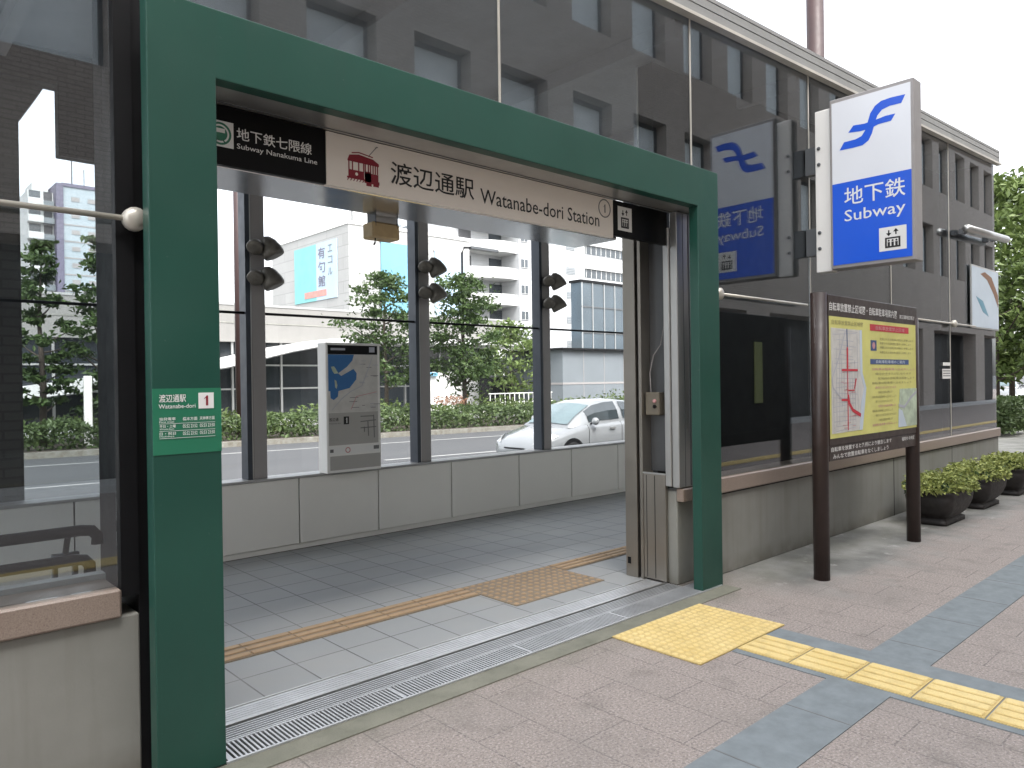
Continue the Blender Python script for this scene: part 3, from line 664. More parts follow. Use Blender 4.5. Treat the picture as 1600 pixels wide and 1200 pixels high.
# tram emblem
bb = MB(); R = lambda a0, a1, b0, b1, m='ink_red', d=.0015: bb.rect(O, UX, UZ, a0, a1, b0, b1, d, m, .001)
X0, X1 = 1.872, 2.042
bb.prism([(X0-.004, 2.598), (X0+.006, 2.622), (X0+.06, 2.632), (X1-.03, 2.622), (X1+.004, 2.604), (X1+.004, 2.59), (X0-.004, 2.592)], O, UX, UZ, .0005, .0015, 'ink_red')
bb.line([(X0+.02, 2.634), (X0+.06, 2.642), (X1-.03, 2.632)], .005, O, UX, UZ, .0015, 'ink_red')
bb.line([(1.985, 2.632), (2.036, 2.69)], .0035, O, UX, UZ, .0015, 'ink_grey'); bb.line([(2.026, 2.683), (2.042, 2.689)], .004, O, UX, UZ, .0015, 'ink_grey')
R(X0, X0+.088, 2.515, 2.551); R(X0+.092, X1, 2.513, 2.549); R(X0-.008, X0+.09, 2.508, 2.516); R(X0+.09, X1+.006, 2.498, 2.514)
for a in (0, .02, .055, .083, .092, .11, .122, .137, .15, .163): R(X0+a, X0+a+.006, 2.55, 2.592)
R(X0+.092, X0+.128, 2.505, 2.555)
bb.disc(X0+.045, 2.533, .008, O, UX, UZ, .0022, 'sign_white', 14, .0005)
for a in range(6): bb.line([(X0-.006+.017*a, 2.497), (X0+.002+.017*a, 2.509)], .004, O, UX, UZ, .0015, 'ink_red')
R(X0+.10, X0+.13, 2.485, 2.499); R(X1-.03, X1+.002, 2.487, 2.499)
bb.build('tram_emblem', N0)
# subway pictogram (left) and lift pictogram (right)
bb = MB(); bb.rect(O, UX, UZ, 1.19, 1.306, 2.533, 2.645, .0012, 'ink_white'); bb.disc(1.247, 2.589, .049, O, UX, UZ, .0022, 'plate_green', 32, .0008, .040)
bb.disc(1.247, 2.589, .032, O, UX, UZ, .0022, 'plate_green', 24, .0008); bb.rect(O, UX, UZ, 1.226, 1.268, 2.593, 2.611, .003, 'ink_white', .0006); bb.line([(1.236, 2.566), (1.225, 2.550)], .006, O, UX, UZ, .0022, 'plate_green'); bb.line([(1.258, 2.566), (1.269, 2.550)], .006, O, UX, UZ, .0022, 'plate_green')
bb.build('subway_emblem', N0)
def lift_icon(bb, O, U, V, a0, a1, b0, b1, d, panel, ink):
    w, h = a1-a0, b1-b0
    def r(x0, x1, y0, y1, m, e): bb.rect(O, U, V, a0+x0*w, a0+x1*w, b0+y0*h, b0+y1*h, d+e, m, .0007)
    r(0, 1, 0, 1, panel, 0)
    r(.22, .78, .12, .56, ink, .001); r(.29, .71, .19, .49, panel, .002)
    for x in (.36, .5, .64):
        bb.disc(a0+x*w, b0+.42*h, .04*w, O, U, V, d+.003, ink, 10, .0006); r(x-.045, x+.045, .19, .36, ink, .003)
    for x, s in ((.36, -1), (.62, 1)):
        r(x-.025, x+.025, .66, .86, ink, .001); yt = .88 if s > 0 else .64
        bb.prism([(a0+(x-.10)*w, b0+(yt-.10*s)*h), (a0+(x+.10)*w, b0+(yt-.10*s)*h), (a0+x*w, b0+(yt+.03*s)*h)][::s], O, U, V, d+.0003, d+.001, ink)
bb = MB(); lift_icon(bb, (0, 3.196, 0), UX, UZ, 3.925, 4.075, 2.515, 2.678, .001, 'ink_white', 'ink'); bb.build('lift_emblem', N0)

# emergency light hung under the housing
E0 = thing('emergency_light', (2.37, 3.65, 2.33), 'small tan box lamp hanging from the steel soffit under the tram sign', 'lamp')
MB().bbox(2.275, 2.46, 3.63, 3.74, 2.335, 2.425, 'tan', .008).build('body', E0)
MB().box(2.30, 2.44, 3.632, 3.72, 2.426, 2.52, 'alu').box(2.295, 2.299, 3.63, 3.72, 2.40, 2.54, 'alu_dark').box(2.441, 2.447, 3.63, 3.72, 2.40, 2.54, 'alu_dark').build('bracket', E0)
MB().tube([(2.31, 3.66, 2.336), (2.305, 3.655, 2.31), (2.295, 3.65, 2.295)], .005, 'soft_black', 8).build('pull_cord', E0)

# spotlights on the far mullions
def spot(name_label, x, z):
    t = thing('twin_spotlight', (x, 6.33, z), name_label, 'spotlight', 'twin spotlights on the far mullions')
    prof = [(.006, -.10), (.045, -.088), (.082, -.055), (.104, -.01), (.108, .02), (.098, .034), (.02, .03)]
    MB().lathe([(r*.66, h*.80) for r, h in prof], (x+.035, 6.20, z-.005), (-.45, -.45, -.55), 'bronze', 20).build('lamp_head', t, True)
    MB().lathe([(r*.88, h*1.45) for r, h in prof], (x+.185, 6.19, z-.03), (.34, -.25, -.85), 'bronze', 20).build('lamp_head', t, True)
    MB().tube([(x+.03, 6.25, z), (x+.1, 6.30, z-.01), (x+.17, 6.25, z)], .018, 'alu_dark', 8).box(x+.05, x+.15, 6.305, 6.329, z-.05, z+.05, 'alu_dark').build('bracket', t)
    return t
pos_word = {2.67: 'left of the map stand', 4.47: 'right of the map stand', 6.28: 'beside the white car'}
for x, wd in pos_word.items():
    for z, uw in ((2.70, 'upper'), (2.435, 'lower')):
        spot(f'{uw} pair of bronze spotlights on the grey mullion {wd}', x, z)

# ------------------------------------------------------------------ map board standing on the far ledge
I = thing('map_stand', (3.65, 6.24, .672), 'upright map sign with blue sea standing on the far ledge', 'sign')
XA, XB = 3.345, 3.925; YF = 6.17
MB().bbox(XA, XB, YF, YF+.16, .673, 1.885, 'white', .006).build('case', I)
O = (0, YF, 0); bb = MB()
bb.rect(O, UX, UZ, XA+.02, XB-.03, 1.778, 1.862, .002, 'soft_black'); bb.rect(O, UX, UZ, XA+.05, XA+.2, 1.815, 1.835, .003, 'map_line'); bb.rect(O, UX, UZ, XB-.12, XB-.06, 1.80, 1.85, .003, 'map_line'); bb.build('header', I)
bb = MB(); bb.rect(O, UX, UZ, XA+.02, XB-.03, 1.235, 1.7765, .002, 'map_pale')
sea = [(3.367, 1.435), (3.385, 1.435), (3.388, 1.37), (3.42, 1.352), (3.462, 1.383), (3.469, 1.435), (3.586, 1.461), (3.659, 1.542), (3.664, 1.60), (3.63, 1.64), (3.55, 1.60), (3.50, 1.575), (3.47, 1.60), (3.56, 1.66), (3.62, 1.72), (3.637, 1.775), (3.367, 1.775)]
bb.prism(sea, O, UX, UZ, .0015, .0035, 'map_blue')
bb.prism([(3.395, 1.66), (3.425, 1.665), (3.445, 1.64), (3.47, 1.60), (3.43, 1.595), (3.41, 1.62)], O, UX, UZ, .003, .0045, 'map_green'); bb.prism([(3.43, 1.54), (3.448, 1.53), (3.458, 1.49), (3.45, 1.455), (3.435, 1.47)], O, UX, UZ, .003, .0045, 'map_green')
rg = random.Random(3)
for i in range(26):
    a = rg.uniform(3.5, 3.85); c = rg.uniform(1.26, 1.72)
    if a < 3.68 and c > 1.42: continue
    bb.rect(O, UX, UZ, a, a+rg.uniform(.03, .09), c, c+.005, .003, rg.choice(['map_line', 'ink_grey']), .0008)
bb.line([(3.40, 1.26), (3.50, 1.36), (3.60, 1.43), (3.72, 1.48), (3.80, 1.66), (3.84, 1.76)], .006, O, UX, UZ, .0032, 'map_line'); bb.line([(3.60, 1.26), (3.66, 1.38), (3.88, 1.42)], .006, O, UX, UZ, .0032, 'map_pink')
bb.build('sea_map', I)
bb = MB(); bb.rect(O, UX, UZ, XA+.02, XB-.03, .93, 1.233, .002, 'stand_grey'); bb.rect(O, UX, UZ, 3.52, 3.575, 1.122, 1.195, .004, 'ink'); bb.text('1', O, UX, UZ, 3.54, 3.556, 1.134, 1.184, .005, 'ink_white')
bb.text('渡辺通', O, UX, UZ, 3.368, 3.465, 1.155, 1.187, .0035, 'ink'); bb.text('Watanabe-dori', O, UX, UZ, 3.368, 3.49, 1.128, 1.142, .0035, 'ink_grey')
for p in ([(3.70, 1.19), (3.84, 1.19)], [(3.70, 1.14), (3.87, 1.15)], [(3.70, 1.08), (3.87, 1.085)], [(3.845, 1.20), (3.85, .98)], [(3.78, 1.14), (3.785, 1.0)], [(3.74, 1.09), (3.74, 1.04)]): bb.line(p, .009, O, UX, UZ, .0035, 'ink_grey')
bb.build('street_map', I)
bb = MB(); bb.rect(O, UX, UZ, XA+.02, XB-.025, .845, .915, .002, 'ink_white'); bb.disc(3.56, .88, .028, O, UX, UZ, .003, 'map_pink', 20, .0008, .018); bb.rect(O, UX, UZ, 3.375, 3.41, .865, .895, .003, 'ink_grey'); bb.rect(O, UX, UZ, 3.84, 3.90, .87, .905, .003, 'ink_grey'); bb.build('notice_strip', I)
bb = MB(); bb.rect(O, UX, UZ, XA+.03, XB-.012, .70, .83, .004, 'stand_grey', .003); bb.build('lower_panel', I)

# ------------------------------------------------------------------ projecting lightbox sign
Lb = thing('lightbox_sign', (6.48, 2.6, 2.47), 'blue and white backlit subway sign projecting from the glass on a white bracket', 'sign')
XF = 6.4; yi, yo, zb, zt = 2.846, 2.186, 2.452, 3.872
MB().bbox(XF+.002, XF+.165, yo-.012, yi+.01, zb-.02, zt+.02, 'mullion', .006).build('case', Lb)
U = (0, -1, 0); V = UZ; O = (XF, yi, zb); Wd, Ht = yi-yo, zt-zb
bl = .50*Ht
MB().rect(O, U, V, .012, Wd-.012, bl, Ht-.012, .002, 'lit_white', .003).build('white_face', Lb)
MB().rect(O, U, V, .012, Wd-.012, .012, bl-.0005, .002, 'lit_blue', .003).build('blue_face', Lb)
def uv(x, y):
    a = (x-650)/397.; top = 195-90*a; bot = 975-30*a
    return (a*Wd, (1-(y-top)/(bot-top))*Ht)
S1 = [(1017, 172), (950, 183), (905, 196), (875, 218), (852, 252), (840, 290), (826, 332), (808, 358), (778, 372), (720, 384), (697, 422), (765, 412), (812, 402), (842, 380), (860, 345), (872, 302), (886, 264), (908, 238), (945, 222), (998, 212)]
S2 = [(970, 260), (925, 268), (890, 280), (860, 290), (820, 300), (768, 306), (742, 340), (800, 335), (850, 325), (890, 306), (950, 293)]
bb = MB(); bb.prism([uv(*p) for p in S1[::-1]], O, U, V, .0022, .0035, 'lit_blue'); bb.prism([uv(*p) for p in S2[::-1]], O, U, V, .0022, .0037, 'lit_blue'); bb.build('wing_emblem', Lb)
bb = MB(); a0, _ = uv(718, 640); a1, _ = uv(1012, 610)
bb.text('地下鉄', O, U, V, a0, a1, uv(865, 668)[1], uv(865, 580)[1], .0035, 'ink_white')
bb.text('Subway', O, U, V, a0, a1, uv(865, 762)[1], uv(865, 690)[1], .0035, 'ink_white'); bb.build('lettering', Lb)
bb = MB(); p0 = uv(887, 915); p1 = uv(1015, 790); lift_icon(bb, O, U, V, p0[0], p1[0], p0[1]+.004, p1[1]+.004, .0035, 'ink_white', 'ink'); bb.build('lift_emblem', Lb)
bb = MB(); bb.bbox(XF+.03, XF+.14, yi+.012, 3.0, zb-.03, zt-.03, 'white', .006)
for z in (zb+.18, zb+.32, zt-.5, zt-.36): bb.lathe([(.016, 0), (.016, .008), (.006, .010)], (XF+.03, 2.965, z), (-1, 0, 0), 'alu_dark', 8)
bb.build('bracket', Lb)
for z in (zb+.25, zt-.45): MB().box(XF+.05, XF+.12, 3.001, 3.099, z-.12, z+.12, 'alu_dark').build('wall_arm', Lb)

# ------------------------------------------------------------------ brown notice board on two posts
B = thing('notice_board', (6.3, 2.5, 0), 'brown two-post notice board with a yellow map panel before the concrete wall', 'notice board')
MB().tube([(5.395, 2.505, 0), (5.395, 2.505, 2.125)], .058, 'brown', 20).build('post', B, False)
MB().tube([(7.225, 2.50, 0), (7.225, 2.50, 2.02)], .058, 'brown', 20).build('post', B, False)
for c in kids(B): c.data.polygons.foreach_set('use_smooth', [len(p.vertices) == 4 for p in c.data.polygons])
YB = 2.452
MB().bbox(5.44, 7.235, YB+.004, YB+.075, .985, 2.115, 'brown', .004).build('frame', B)
MB().bbox(5.44, 7.20, YB+.006, YB+.06, .872, .984, 'brown', .004).build('lower_strip', B)
O = (0, YB+.003, 0); bb = MB(); bb.rect(O, UX, UZ, 5.452, 7.205, 1.04, 1.955, .002, 'yellow_panel'); bb.build('yellow_panel', B)
bb = MB(); rg = random.Random(11)
bb.prism([(5.475, 1.075), (5.965, 1.08), (6.02, 1.30), (6.08, 1.41), (6.02, 1.52), (5.985, 1.868), (5.475, 1.868)], O, UX, UZ, .003, .004, 'map_pale')
bb.prism([(5.965, 1.08), (6.02, 1.08), (6.10, 1.41), (6.03, 1.53), (6.025, 1.868), (5.985, 1.868), (5.99, 1.52), (6.06, 1.41), (6.0, 1.30)], O, UX, UZ, .004, .005, 'map_water')
for i in range(22):
    z = 1.09+i*.0365; bb.line([(5.49+rg.random()*.12, z), (5.96-rg.random()*.12, z+rg.uniform(-.02, .02))], .004, O, UX, UZ, .0052, 'map_line', .0005)
for i in range(10):
    x = 5.51+i*.048; bb.line([(x, 1.08+rg.random()*.3), (x+rg.uniform(-.02, .02), 1.86-rg.random()*.3)], .004, O, UX, UZ, .0054, 'map_line', .0005)
for i in range(16):
    z = rg.uniform(1.1, 1.6); x = rg.uniform(5.62, 5.85); bb.line([(x, z), (x+rg.uniform(.03, .10), z)], .005, O, UX, UZ, .0056, 'map_pink', .0005)
bb.line([(5.72, 1.85), (5.60, 1.64), (5.485, 1.49), (5.50, 1.42), (5.66, 1.324)], .010, O, UX, UZ, .006, 'map_line', .0005)
bb.line([(5.748, 1.869), (5.753, 1.72)], .014, O, UX, UZ, .006, 'navy', .0005); bb.line([(5.753, 1.73), (5.752, 1.09)], .014, O, UX, UZ, .0064, 'map_red', .0005); bb.line([(5.752, 1.72), (5.752, 1.56)], .026, O, UX, UZ, .0066, 'map_red', .0005)
bb.line([(5.649, 1.552), (5.937, 1.552)], .016, O, UX, UZ, .0068, 'map_red', .0005); bb.line([(5.905, 1.487), (5.874, 1.406)], .018, O, UX, UZ, .0068, 'map_red', .0005)
bb.line([(5.874, 1.395), (5.765, 1.395)], .010, O, UX, UZ, .0068, 'map_red', .0005); bb.line([(5.64, 1.325), (5.755, 1.322)], .016, O, UX, UZ, .0068, 'map_red', .0005); bb.line([(5.755, 1.36), (5.78, 1.29), (5.84, 1.24), (5.985, 1.195)], .028, O, UX, UZ, .007, 'map_red', .0005)
bb.build('street_map', B)
bb = MB(); bb.rect(O, UX, UZ, 6.19, 7.02, 1.872, 1.925, .004, 'map_red'); bb.text('自転車放置禁止区域', O, UX, UZ, 6.30, 6.92, 1.882, 1.915, .005, 'map_pink')
bb.rect(O, UX, UZ, 6.19, 7.015, 1.60, 1.642, .004, 'navy'); bb.text('自転車駐車場のご案内', O, UX, UZ, 6.30, 6.92, 1.607, 1.635, .005, 'map_water')
bb.rect(O, UX, UZ, 6.20, 6.315, 1.71, 1.795, .004, 'navy'); bb.disc(6.257, 1.752, .028, O, UX, UZ, .005, 'map_pink', 16, .0006)
for i, z in enumerate((1.80, 1.765, 1.73, 1.69)): bb.text('放置された自転車は撤去し移動します', O, UX, UZ, 6.38, 7.12-.05*(i % 2), z, z+.02, .004, 'ink_dull')
for i in range(13):
    z = 1.55-.038*i; e = 7.15 if z > 1.41 else 6.72
    bb.text(('自転車は駐車場へ止めましょう', '通行のさまたげになります', '区域内の自転車は移動します')[i % 3], O, UX, UZ, 6.22+.06*(i % 3), e-.08*(i % 2), z, z+.02, .004, 'ink_dull' if i % 4 else 'map_pink')
bb.text('自転車放置禁止区域図', O, UX, UZ, 5.49, 6.05, 1.895, 1.93, .004, 'ink_dull'); bb.build('lettering', B)
bb = MB(); bb.prism([(6.76, 1.06), (7.195, 1.06), (7.195, 1.39), (6.80, 1.39), (6.78, 1.25)], O, UX, UZ, .0032, .0045, 'map_green'); bb.line([(6.77, 1.25), (6.9, 1.23), (7.05, 1.31), (7.19, 1.36)], .022, O, UX, UZ, .0055, 'map_line', .0008); bb.prism([(6.76, 1.06), (6.95, 1.06), (6.85, 1.2), (6.77, 1.22)], O, UX, UZ, .0045, .006, 'map_water'); bb.build('inset_map', B)
O2 = (0, YB+.004, 0); O3 = (0, YB+.006, 0)
for (o_, tx, a0, a1, b0, b1) in ((O2, '自転車放置禁止区域図・自転車駐車場案内図', 5.46, 6.76, 1.996, 2.061), (O2, '渡辺通地区周辺', 6.82, 7.17, 1.998, 2.032),
        (O3, '自転車を放置すると条例により撤去します', 5.47, 6.62, .94, .975), (O3, 'みんなで放置自転車をなくしましょう', 5.50, 6.55, .885, .922), (O3, '福岡市 中央区', 6.85, 7.14, .935, .968)):
    MB().text(tx, o_, UX, UZ, a0, a1, b0, b1, .002, 'ink_white').build('lettering', B)

# poster board and tube lamp at the far end of the glass, small stickers
PB = thing('poster_board', (11.5, 3.0, 2.1), 'pale blue map poster board under a tube lamp at the far glass end', 'sign')
MB().bbox(11.02, 12.24, 3.072, 3.092, 2.12, 2.96, 'alu', .004).build('board', PB)
O = (0, 3.072, 0); bb = MB().rect(O, UX, UZ, 11.04, 12.22, 2.14, 2.94, .002, 'map_water'); bb.prism([(11.4, 2.86), (11.7, 2.80), (12.0, 2.62), (12.2, 2.45), (12.2, 2.62), (11.9, 2.85), (11.6, 2.90)], O, UX, UZ, .002, .0035, 'flower'); bb.prism([(11.2, 2.55), (11.5, 2.50), (11.75, 2.30), (11.5, 2.35)], O, UX, UZ, .002, .0035, 'sky_sheet'); bb.build('poster', PB)
TL = thing('tube_lamp', (11.3, 2.95, 3.3), 'grey tube lamp above the pale blue poster board', 'lamp')
MB().tube([(10.45, 2.96, 3.33), (12.2, 2.96, 3.40)], .05, 'alu', 14).build('body', TL, True)
MB().box(10.6, 10.7, 3.03, 3.09, 3.30, 3.36, 'alu_dark').build('bracket', TL); MB().box(11.9, 12.0, 3.03, 3.09, 3.36, 3.42, 'alu_dark').build('bracket', TL)
b = MB(); b.rect((0, 3.098, 0), UX, UZ, 9.98, 10.24, 1.62, 1.66, .001, 'ink_white'); b.rect((0, 3.098, 0), UX, UZ, 9.96, 10.26, 1.46, 1.58, .001, 'ink_white')
for z in (1.49, 1.52, 1.55): b.rect((0, 3.098, 0), UX, UZ, 9.98, 10.24, z, z+.012, .002, 'ink_grey')
tag(b.build('glass_sticker'), 'small white notice sticker on the glass beyond the notice board', 'sticker')

# ------------------------------------------------------------------ planters
def leaf_cloud(bb, n, fn, size, mat, rng, up=.4):
    vs = []; fs = []; 
    for i in range(n):
        c = Vector(fn()); s = size*rng.uniform(.6, 1.3)
        nrm = Vector((rng.gauss(0, 1), rng.gauss(0, 1), rng.gauss(0, 1)+up*2)).normalized()
        a = nrm.orthogonal().normalized(); ang = rng.uniform(0, 6.28); a = a*math.cos(ang)+nrm.cross(a)*math.sin(ang); q = nrm.cross(a)
        k = len(vs); bend = nrm*s*.18
        vs += [c-a*s, c+q*s*.5+bend, c+a*s, c-q*s*.5+bend]; fs.append((k, k+1, k+2, k+3))
    return bb.add(vs, fs, mat)
def rrect(w, d, r, n=5):
    pts = []
    for cx, cy, a0 in ((w-r, d-r, 0), (-w+r, d-r, 90), (-w+r, -d+r, 180), (w-r, -d+r, 270)):
        for i in range(n+1):
            a = math.radians(a0+90*i/n); pts.append((cx+r*math.cos(a), cy+r*math.sin(a)))
    return pts
def planter(x, y, label, seed):
    rng = random.Random(seed)
    t = thing('planter', (x, y, 0), label, 'planter', 'dark planters along the glass wall')
    bb = MB(); prof = [(w*.86, d*.95, z*.92) for w, d, z in [(.37, .16, .0), (.37, .16, .045), (.30, .13, .065), (.36, .165, .09), (.42, .205, .15), (.455, .23, .23), (.465, .24, .30), (.455, .232, .33), (.475, .245, .345), (.475, .245, .37), (.43, .20, .37), (.42, .19, .33)]]
    rings = [rrect(w, d, .12 if z > .06 else .05, 8) for w, d, z in prof]; n = len(rings[0]); vs = []; fs = []
    for (w, d, z), r in zip(prof, rings): vs += [(x+p[0], y+p[1], z) for p in r]
    for i in range(len(prof)-1):
        for k in range(n): fs.append((i*n+k, i*n+(k+1) % n, (i+1)*n+(k+1) % n, (i+1)*n+k))
    fs.append(tuple(range(n-1, -1, -1))); bb.add(vs, fs, 'pot'); pt = bb.build('pot', t); pt.data.polygons.foreach_set('use_smooth', [len(p.vertices) == 4 for p in pt.data.polygons])
    bb = MB(); bb.prism(rrect(.36, .18, .06), (x, y, 0), UX, UY, .27, .305, 'soil'); bb.build('soil', t)
    bb = MB()
    def f():
        while True:
            a, c = rng.uniform(-1, 1), rng.uniform(-1, 1)
            if a*a+c*c < 1: break
        h = .06+(.17+.05*math.sin(a*9+seed)*math.cos(c*6))*math.sqrt(max(0, 1-a*a*.9-c*c*.7))*rng.uniform(.25, 1.1)+rng.gauss(0, .02)
        return (x+a*.48+rng.gauss(0, .02), y+c*.32, .275+h*.85)
    leaf_cloud(bb, 2800, f, .026, 'pot_leaf', rng, .6)
    leaf_cloud(bb, 500, lambda: (x+rng.uniform(-.39, .39), y+rng.uniform(-.22, .22), rng.uniform(.30, .42)), .032, 'leaf_dark', rng, .3)
    bb.build('foliage', t)
    return t
planter(8.42, 2.66, 'nearest dark planter of yellow-green shrubs behind the notice board post', 1)
planter(9.72, 2.68, 'middle dark planter of yellow-green shrubs, between two others by the wall', 2)
planter(11.05, 2.66, 'farthest planter of yellow-green shrubs at the far end of the wall', 3)

# ------------------------------------------------------------------ brown tiled building across the pavement (seen mirrored in the glass)
K = thing('tiled_building', (15, -6.3, 0), 'brown tiled office building with deep windows, mirrored in the entrance glass', 'building')
YFc = -6.3; XS = [1.7+2.4*k for k in range(-4, 20)]; OW = 1.5
bb = MB(); XL, XR = -14, 52
# piers between the openings, spandrels above, between and below
edges = [XL]+[e for x in XS for e in (x, x+OW)]+[XR]
for i in range(0, len(edges), 2): bb.box(edges[i], edges[i+1], YFc-.5, YFc, 6.4, 12.9, 'brick')
for x in XS: bb.box(x, x+OW, YFc-.5, YFc-.001, 8.75, 10.5, 'brick')
bb.box(XL, XR, YFc-.5, YFc, 12.9, 16.5, 'brick'); bb.box(XL, XR, YFc-.5, YFc, 3.7, 6.4, 'brick'); bb.box(XL, XR, YFc-6, YFc-.5, 3.7, 16.5, 'brick')
bb.box(XL, XR, YFc-1.2, YFc-.9, 0, 3.69, 'dark_wall')  # near-black backing paints the shade of the arcade openings
bb.build('wall', K)
for i in range(9):
    x = -9.0+7.9*i
    MB().box(x-.75, x+.75, YFc-.6, YFc, .0, 3.7, 'brick').build('column', K)
w0 = None
for z in (6.4, 10.5):
    for x in XS:
        if w0 is None:
            bb = MB(); bb.box(x+.002, x+OW-.002, YFc-.45, YFc-.40, z+.002, z+2.348, 'blind'); w0 = bb.build('window', K, loc=(x, YFc, z))
            bb = MB(); bb.box(x+.002, x+.06, YFc-.40, YFc-.34, z+.002, z+2.348, 'alu_dark').box(x+OW-.06, x+OW-.002, YFc-.40, YFc-.34, z+.002, z+2.348, 'alu_dark').box(x+.06, x+OW-.06, YFc-.40, YFc-.34, z+2.25, z+2.348, 'alu_dark').box(x+.06, x+OW-.06, YFc-.40, YFc-.34, z+.002, z+.07, 'alu_dark'); bb.build('frame', w0, loc=(x, YFc, z))
            base = (x, z)
        else:
            c = copy_tree(w0, parent=K); c.location = w0.location+Vector((x-base[0], 0, z-base[1]))
MB().box(XL, XR, YFc+.001, YFc+.9, .001, .10, 'building_white').build('step', K)

# ------------------------------------------------------------------ trees
def tree(name, x, y, zb, h, cr, cb, seed, leafmat, label, group, nc=46, per=95, ls=.11, trunk_r=.11, flat=.45, cat='tree'):
    rng = random.Random(seed); t = thing(name, (x, y, zb), label, cat, group)
    bb = MB(); top = zb+h
    tp = [(x, y, zb-.05), (x+.03, y, zb+h*.3), (x-.05, y+.04, zb+h*.6), (x+.04, y, zb+h*.93)]
    bb.tube(tp, [trunk_r, trunk_r*.8, trunk_r*.5, trunk_r*.12], 'trunk', 9)
    cl = []
    for i in range(nc):
        f = ((i+.5)/nc); z = zb+cb+(h-cb)*f
        prof = math.sin(math.pi*min(1, (.12+.86*f)))**.6*(1-.35*f)
        a = i*2.39996+rng.uniform(-.5, .5); r = cr*prof*rng.uniform(.25, 1.05)
        c = Vector((x+r*math.cos(a), y+r*math.sin(a), z+rng.uniform(-.25, .2))); cl.append((c, cr*rng.uniform(.15, .33)))
        if i % 2 == 0:
            zs = max(zb+cb*.75, z-r*.55); s = Vector((x, y, zs)); m = (s+c)/2+Vector((0, 0, -.05*r))
            bb.tube([s, m, c], [trunk_r*.32, trunk_r*.2, trunk_r*.07], 'trunk', 5, False)
    bb.build('trunk', t, True)
    bb = MB()
    for c, r in cl:
        def f():
            d = Vector((rng.gauss(0, .5), rng.gauss(0, .5), rng.gauss(0, .5)*flat-.1)); return c+d*r*1.15
        leaf_cloud(bb, per, f, ls, leafmat, rng, .5)
    bb.build('crown', t)
    return t
GRP = 'street trees beyond the road'
tree('street_tree', 17.6, 27.2, -.25, 6.6, 2.1, 1.9, 21, 'leaf', 'young street tree with sparse layered crown before the blue billboard', GRP, nc=44, per=100)
tree('street_tree', 21.6, 26.8, -.25, 6.7, 2.15, 1.7, 22, 'leaf', 'fuller dark green street tree left of the white car', GRP, nc=58, per=115)
tree('street_tree', 4.7, 26.2, -.25, 6.3, 1.0, 1.2, 23, 'leaf', 'dark street tree beside the tiled column behind the left glass', GRP, nc=40, per=80)
tree('street_tree', 6.35, 26.4, -.25, 6.5, 1.15, 1.0, 24, 'leaf', 'slim street tree before the tall tower behind the left glass', GRP, nc=40, per=65)
tree('street_tree', 30.6, 33.4, -.25, 5.3, 2.9, 1.2, 25, 'leaf_edge', 'wide light green tree rising behind the grey shed', GRP, nc=44, per=70, ls=.15)
GR = 'trees at the end of the pavement'
tree('street_tree', 27.5, 7.0, 0, 8.0, 2.3, 1.6, 31, 'leaf_edge', 'tall airy tree touching the far end of the glass wall', GR, nc=44, per=60, ls=.15)
tree('street_tree', 33.5, 8.0, 0, 9.0, 3.4, 1.8, 32, 'leaf_edge', 'larger pale tree farther off behind the tree at the glass end', GR, nc=56, per=75, ls=.18)
tree('street_tree', 29.0, 6.0, 0, 5.2, 2.4, 1.5, 33, 'leaf_edge', 'low light green tree at the right picture edge', GR, nc=42, per=80, ls=.15)

# hedge and planting of the median
rng = random.Random(5)
HB = thing('hedge', (16, 24, ZR), 'long clipped green hedge on the median across the road', 'hedge')
bb = MB()
def hf():
    x = rng.uniform(1, 34); d = rng.random()
    h = .62+.10*math.sin(x*1.7)+.07*math.sin(x*4.1)
    if d < .55: yy = 23.6+rng.gauss(0, .10); z = rng.uniform(0, h)
    else: yy = rng.uniform(23.5, 25.2); z = h+rng.gauss(0, .05)
    p = road_pt(x, yy); return (p[0], p[1], ZR+.14+z)
leaf_cloud(bb, 15000, hf, .085, 'hedge_leaf', rng, .4)
bb.build('foliage', HB)
HB2 = MB()
def hf2():
    x = rng.uniform(1, 34); k = math.sin(x*.9)+math.sin(x*2.3+1); p = road_pt(x, rng.uniform(25.4, 28.6)); return (p[0], p[1], ZR+.14+max(.05, rng.uniform(.1, .8)+.3*k*rng.random()))
leaf_cloud(HB2, 9000, hf2, .10, 'leaf_light', rng, .4)
leaf_cloud(HB2, 260, lambda: (rng.uniform(19.5, 21.0), rng.uniform(25.6, 26.4), ZR+.14+rng.uniform(.75, 1.15)), .07, 'flower', rng, .4)
tag(HB2.build('shrub_bed'), 'loose light green shrubs and a few orange flowers behind the hedge', 'shrubs', kind='stuff')

# poles
b = MB(); b.tube([(10.75, 26, ZR), (10.75, 26, 14)], [.19, .17], 'rust_pole', 14)
tag(b.build('street_pole', smooth=True), 'tall maroon pole behind the hedge, left of the first bare mullion', 'pole')
b = MB(); b.tube([(16.6, 7.7, 0), (16.6, 7.7, 13)], [.20, .185], 'rust_pole', 16)
tag(b.build('street_pole', smooth=True), 'maroon pole rising into the white sky above the sloping roof', 'pole')
Lp = thing('street_lamp', (24.2, 30, ZR), 'thin dark street lamp with a flat head before the white apartments', 'street lamp')
MB().tube([(24.15, 30, ZR), (24.15, 30, 8.2), (24.3, 30, 8.5), (24.8, 30, 8.55)], [.09, .06, .05, .05], 'soft_black', 8).build('pole', Lp, True)
MB().bbox(24.7, 26.6, 29.85, 30.15, 8.45, 8.62, 'alu_dark', .03).build('lamp_head', Lp)
b = MB(); b.bbox(5.56, 5.78, 25.0, 25.12, ZR, 1.85, 'panel', .02)
tag(b.build('marker_post'), 'pale square post in the hedge behind the left glass', 'post')

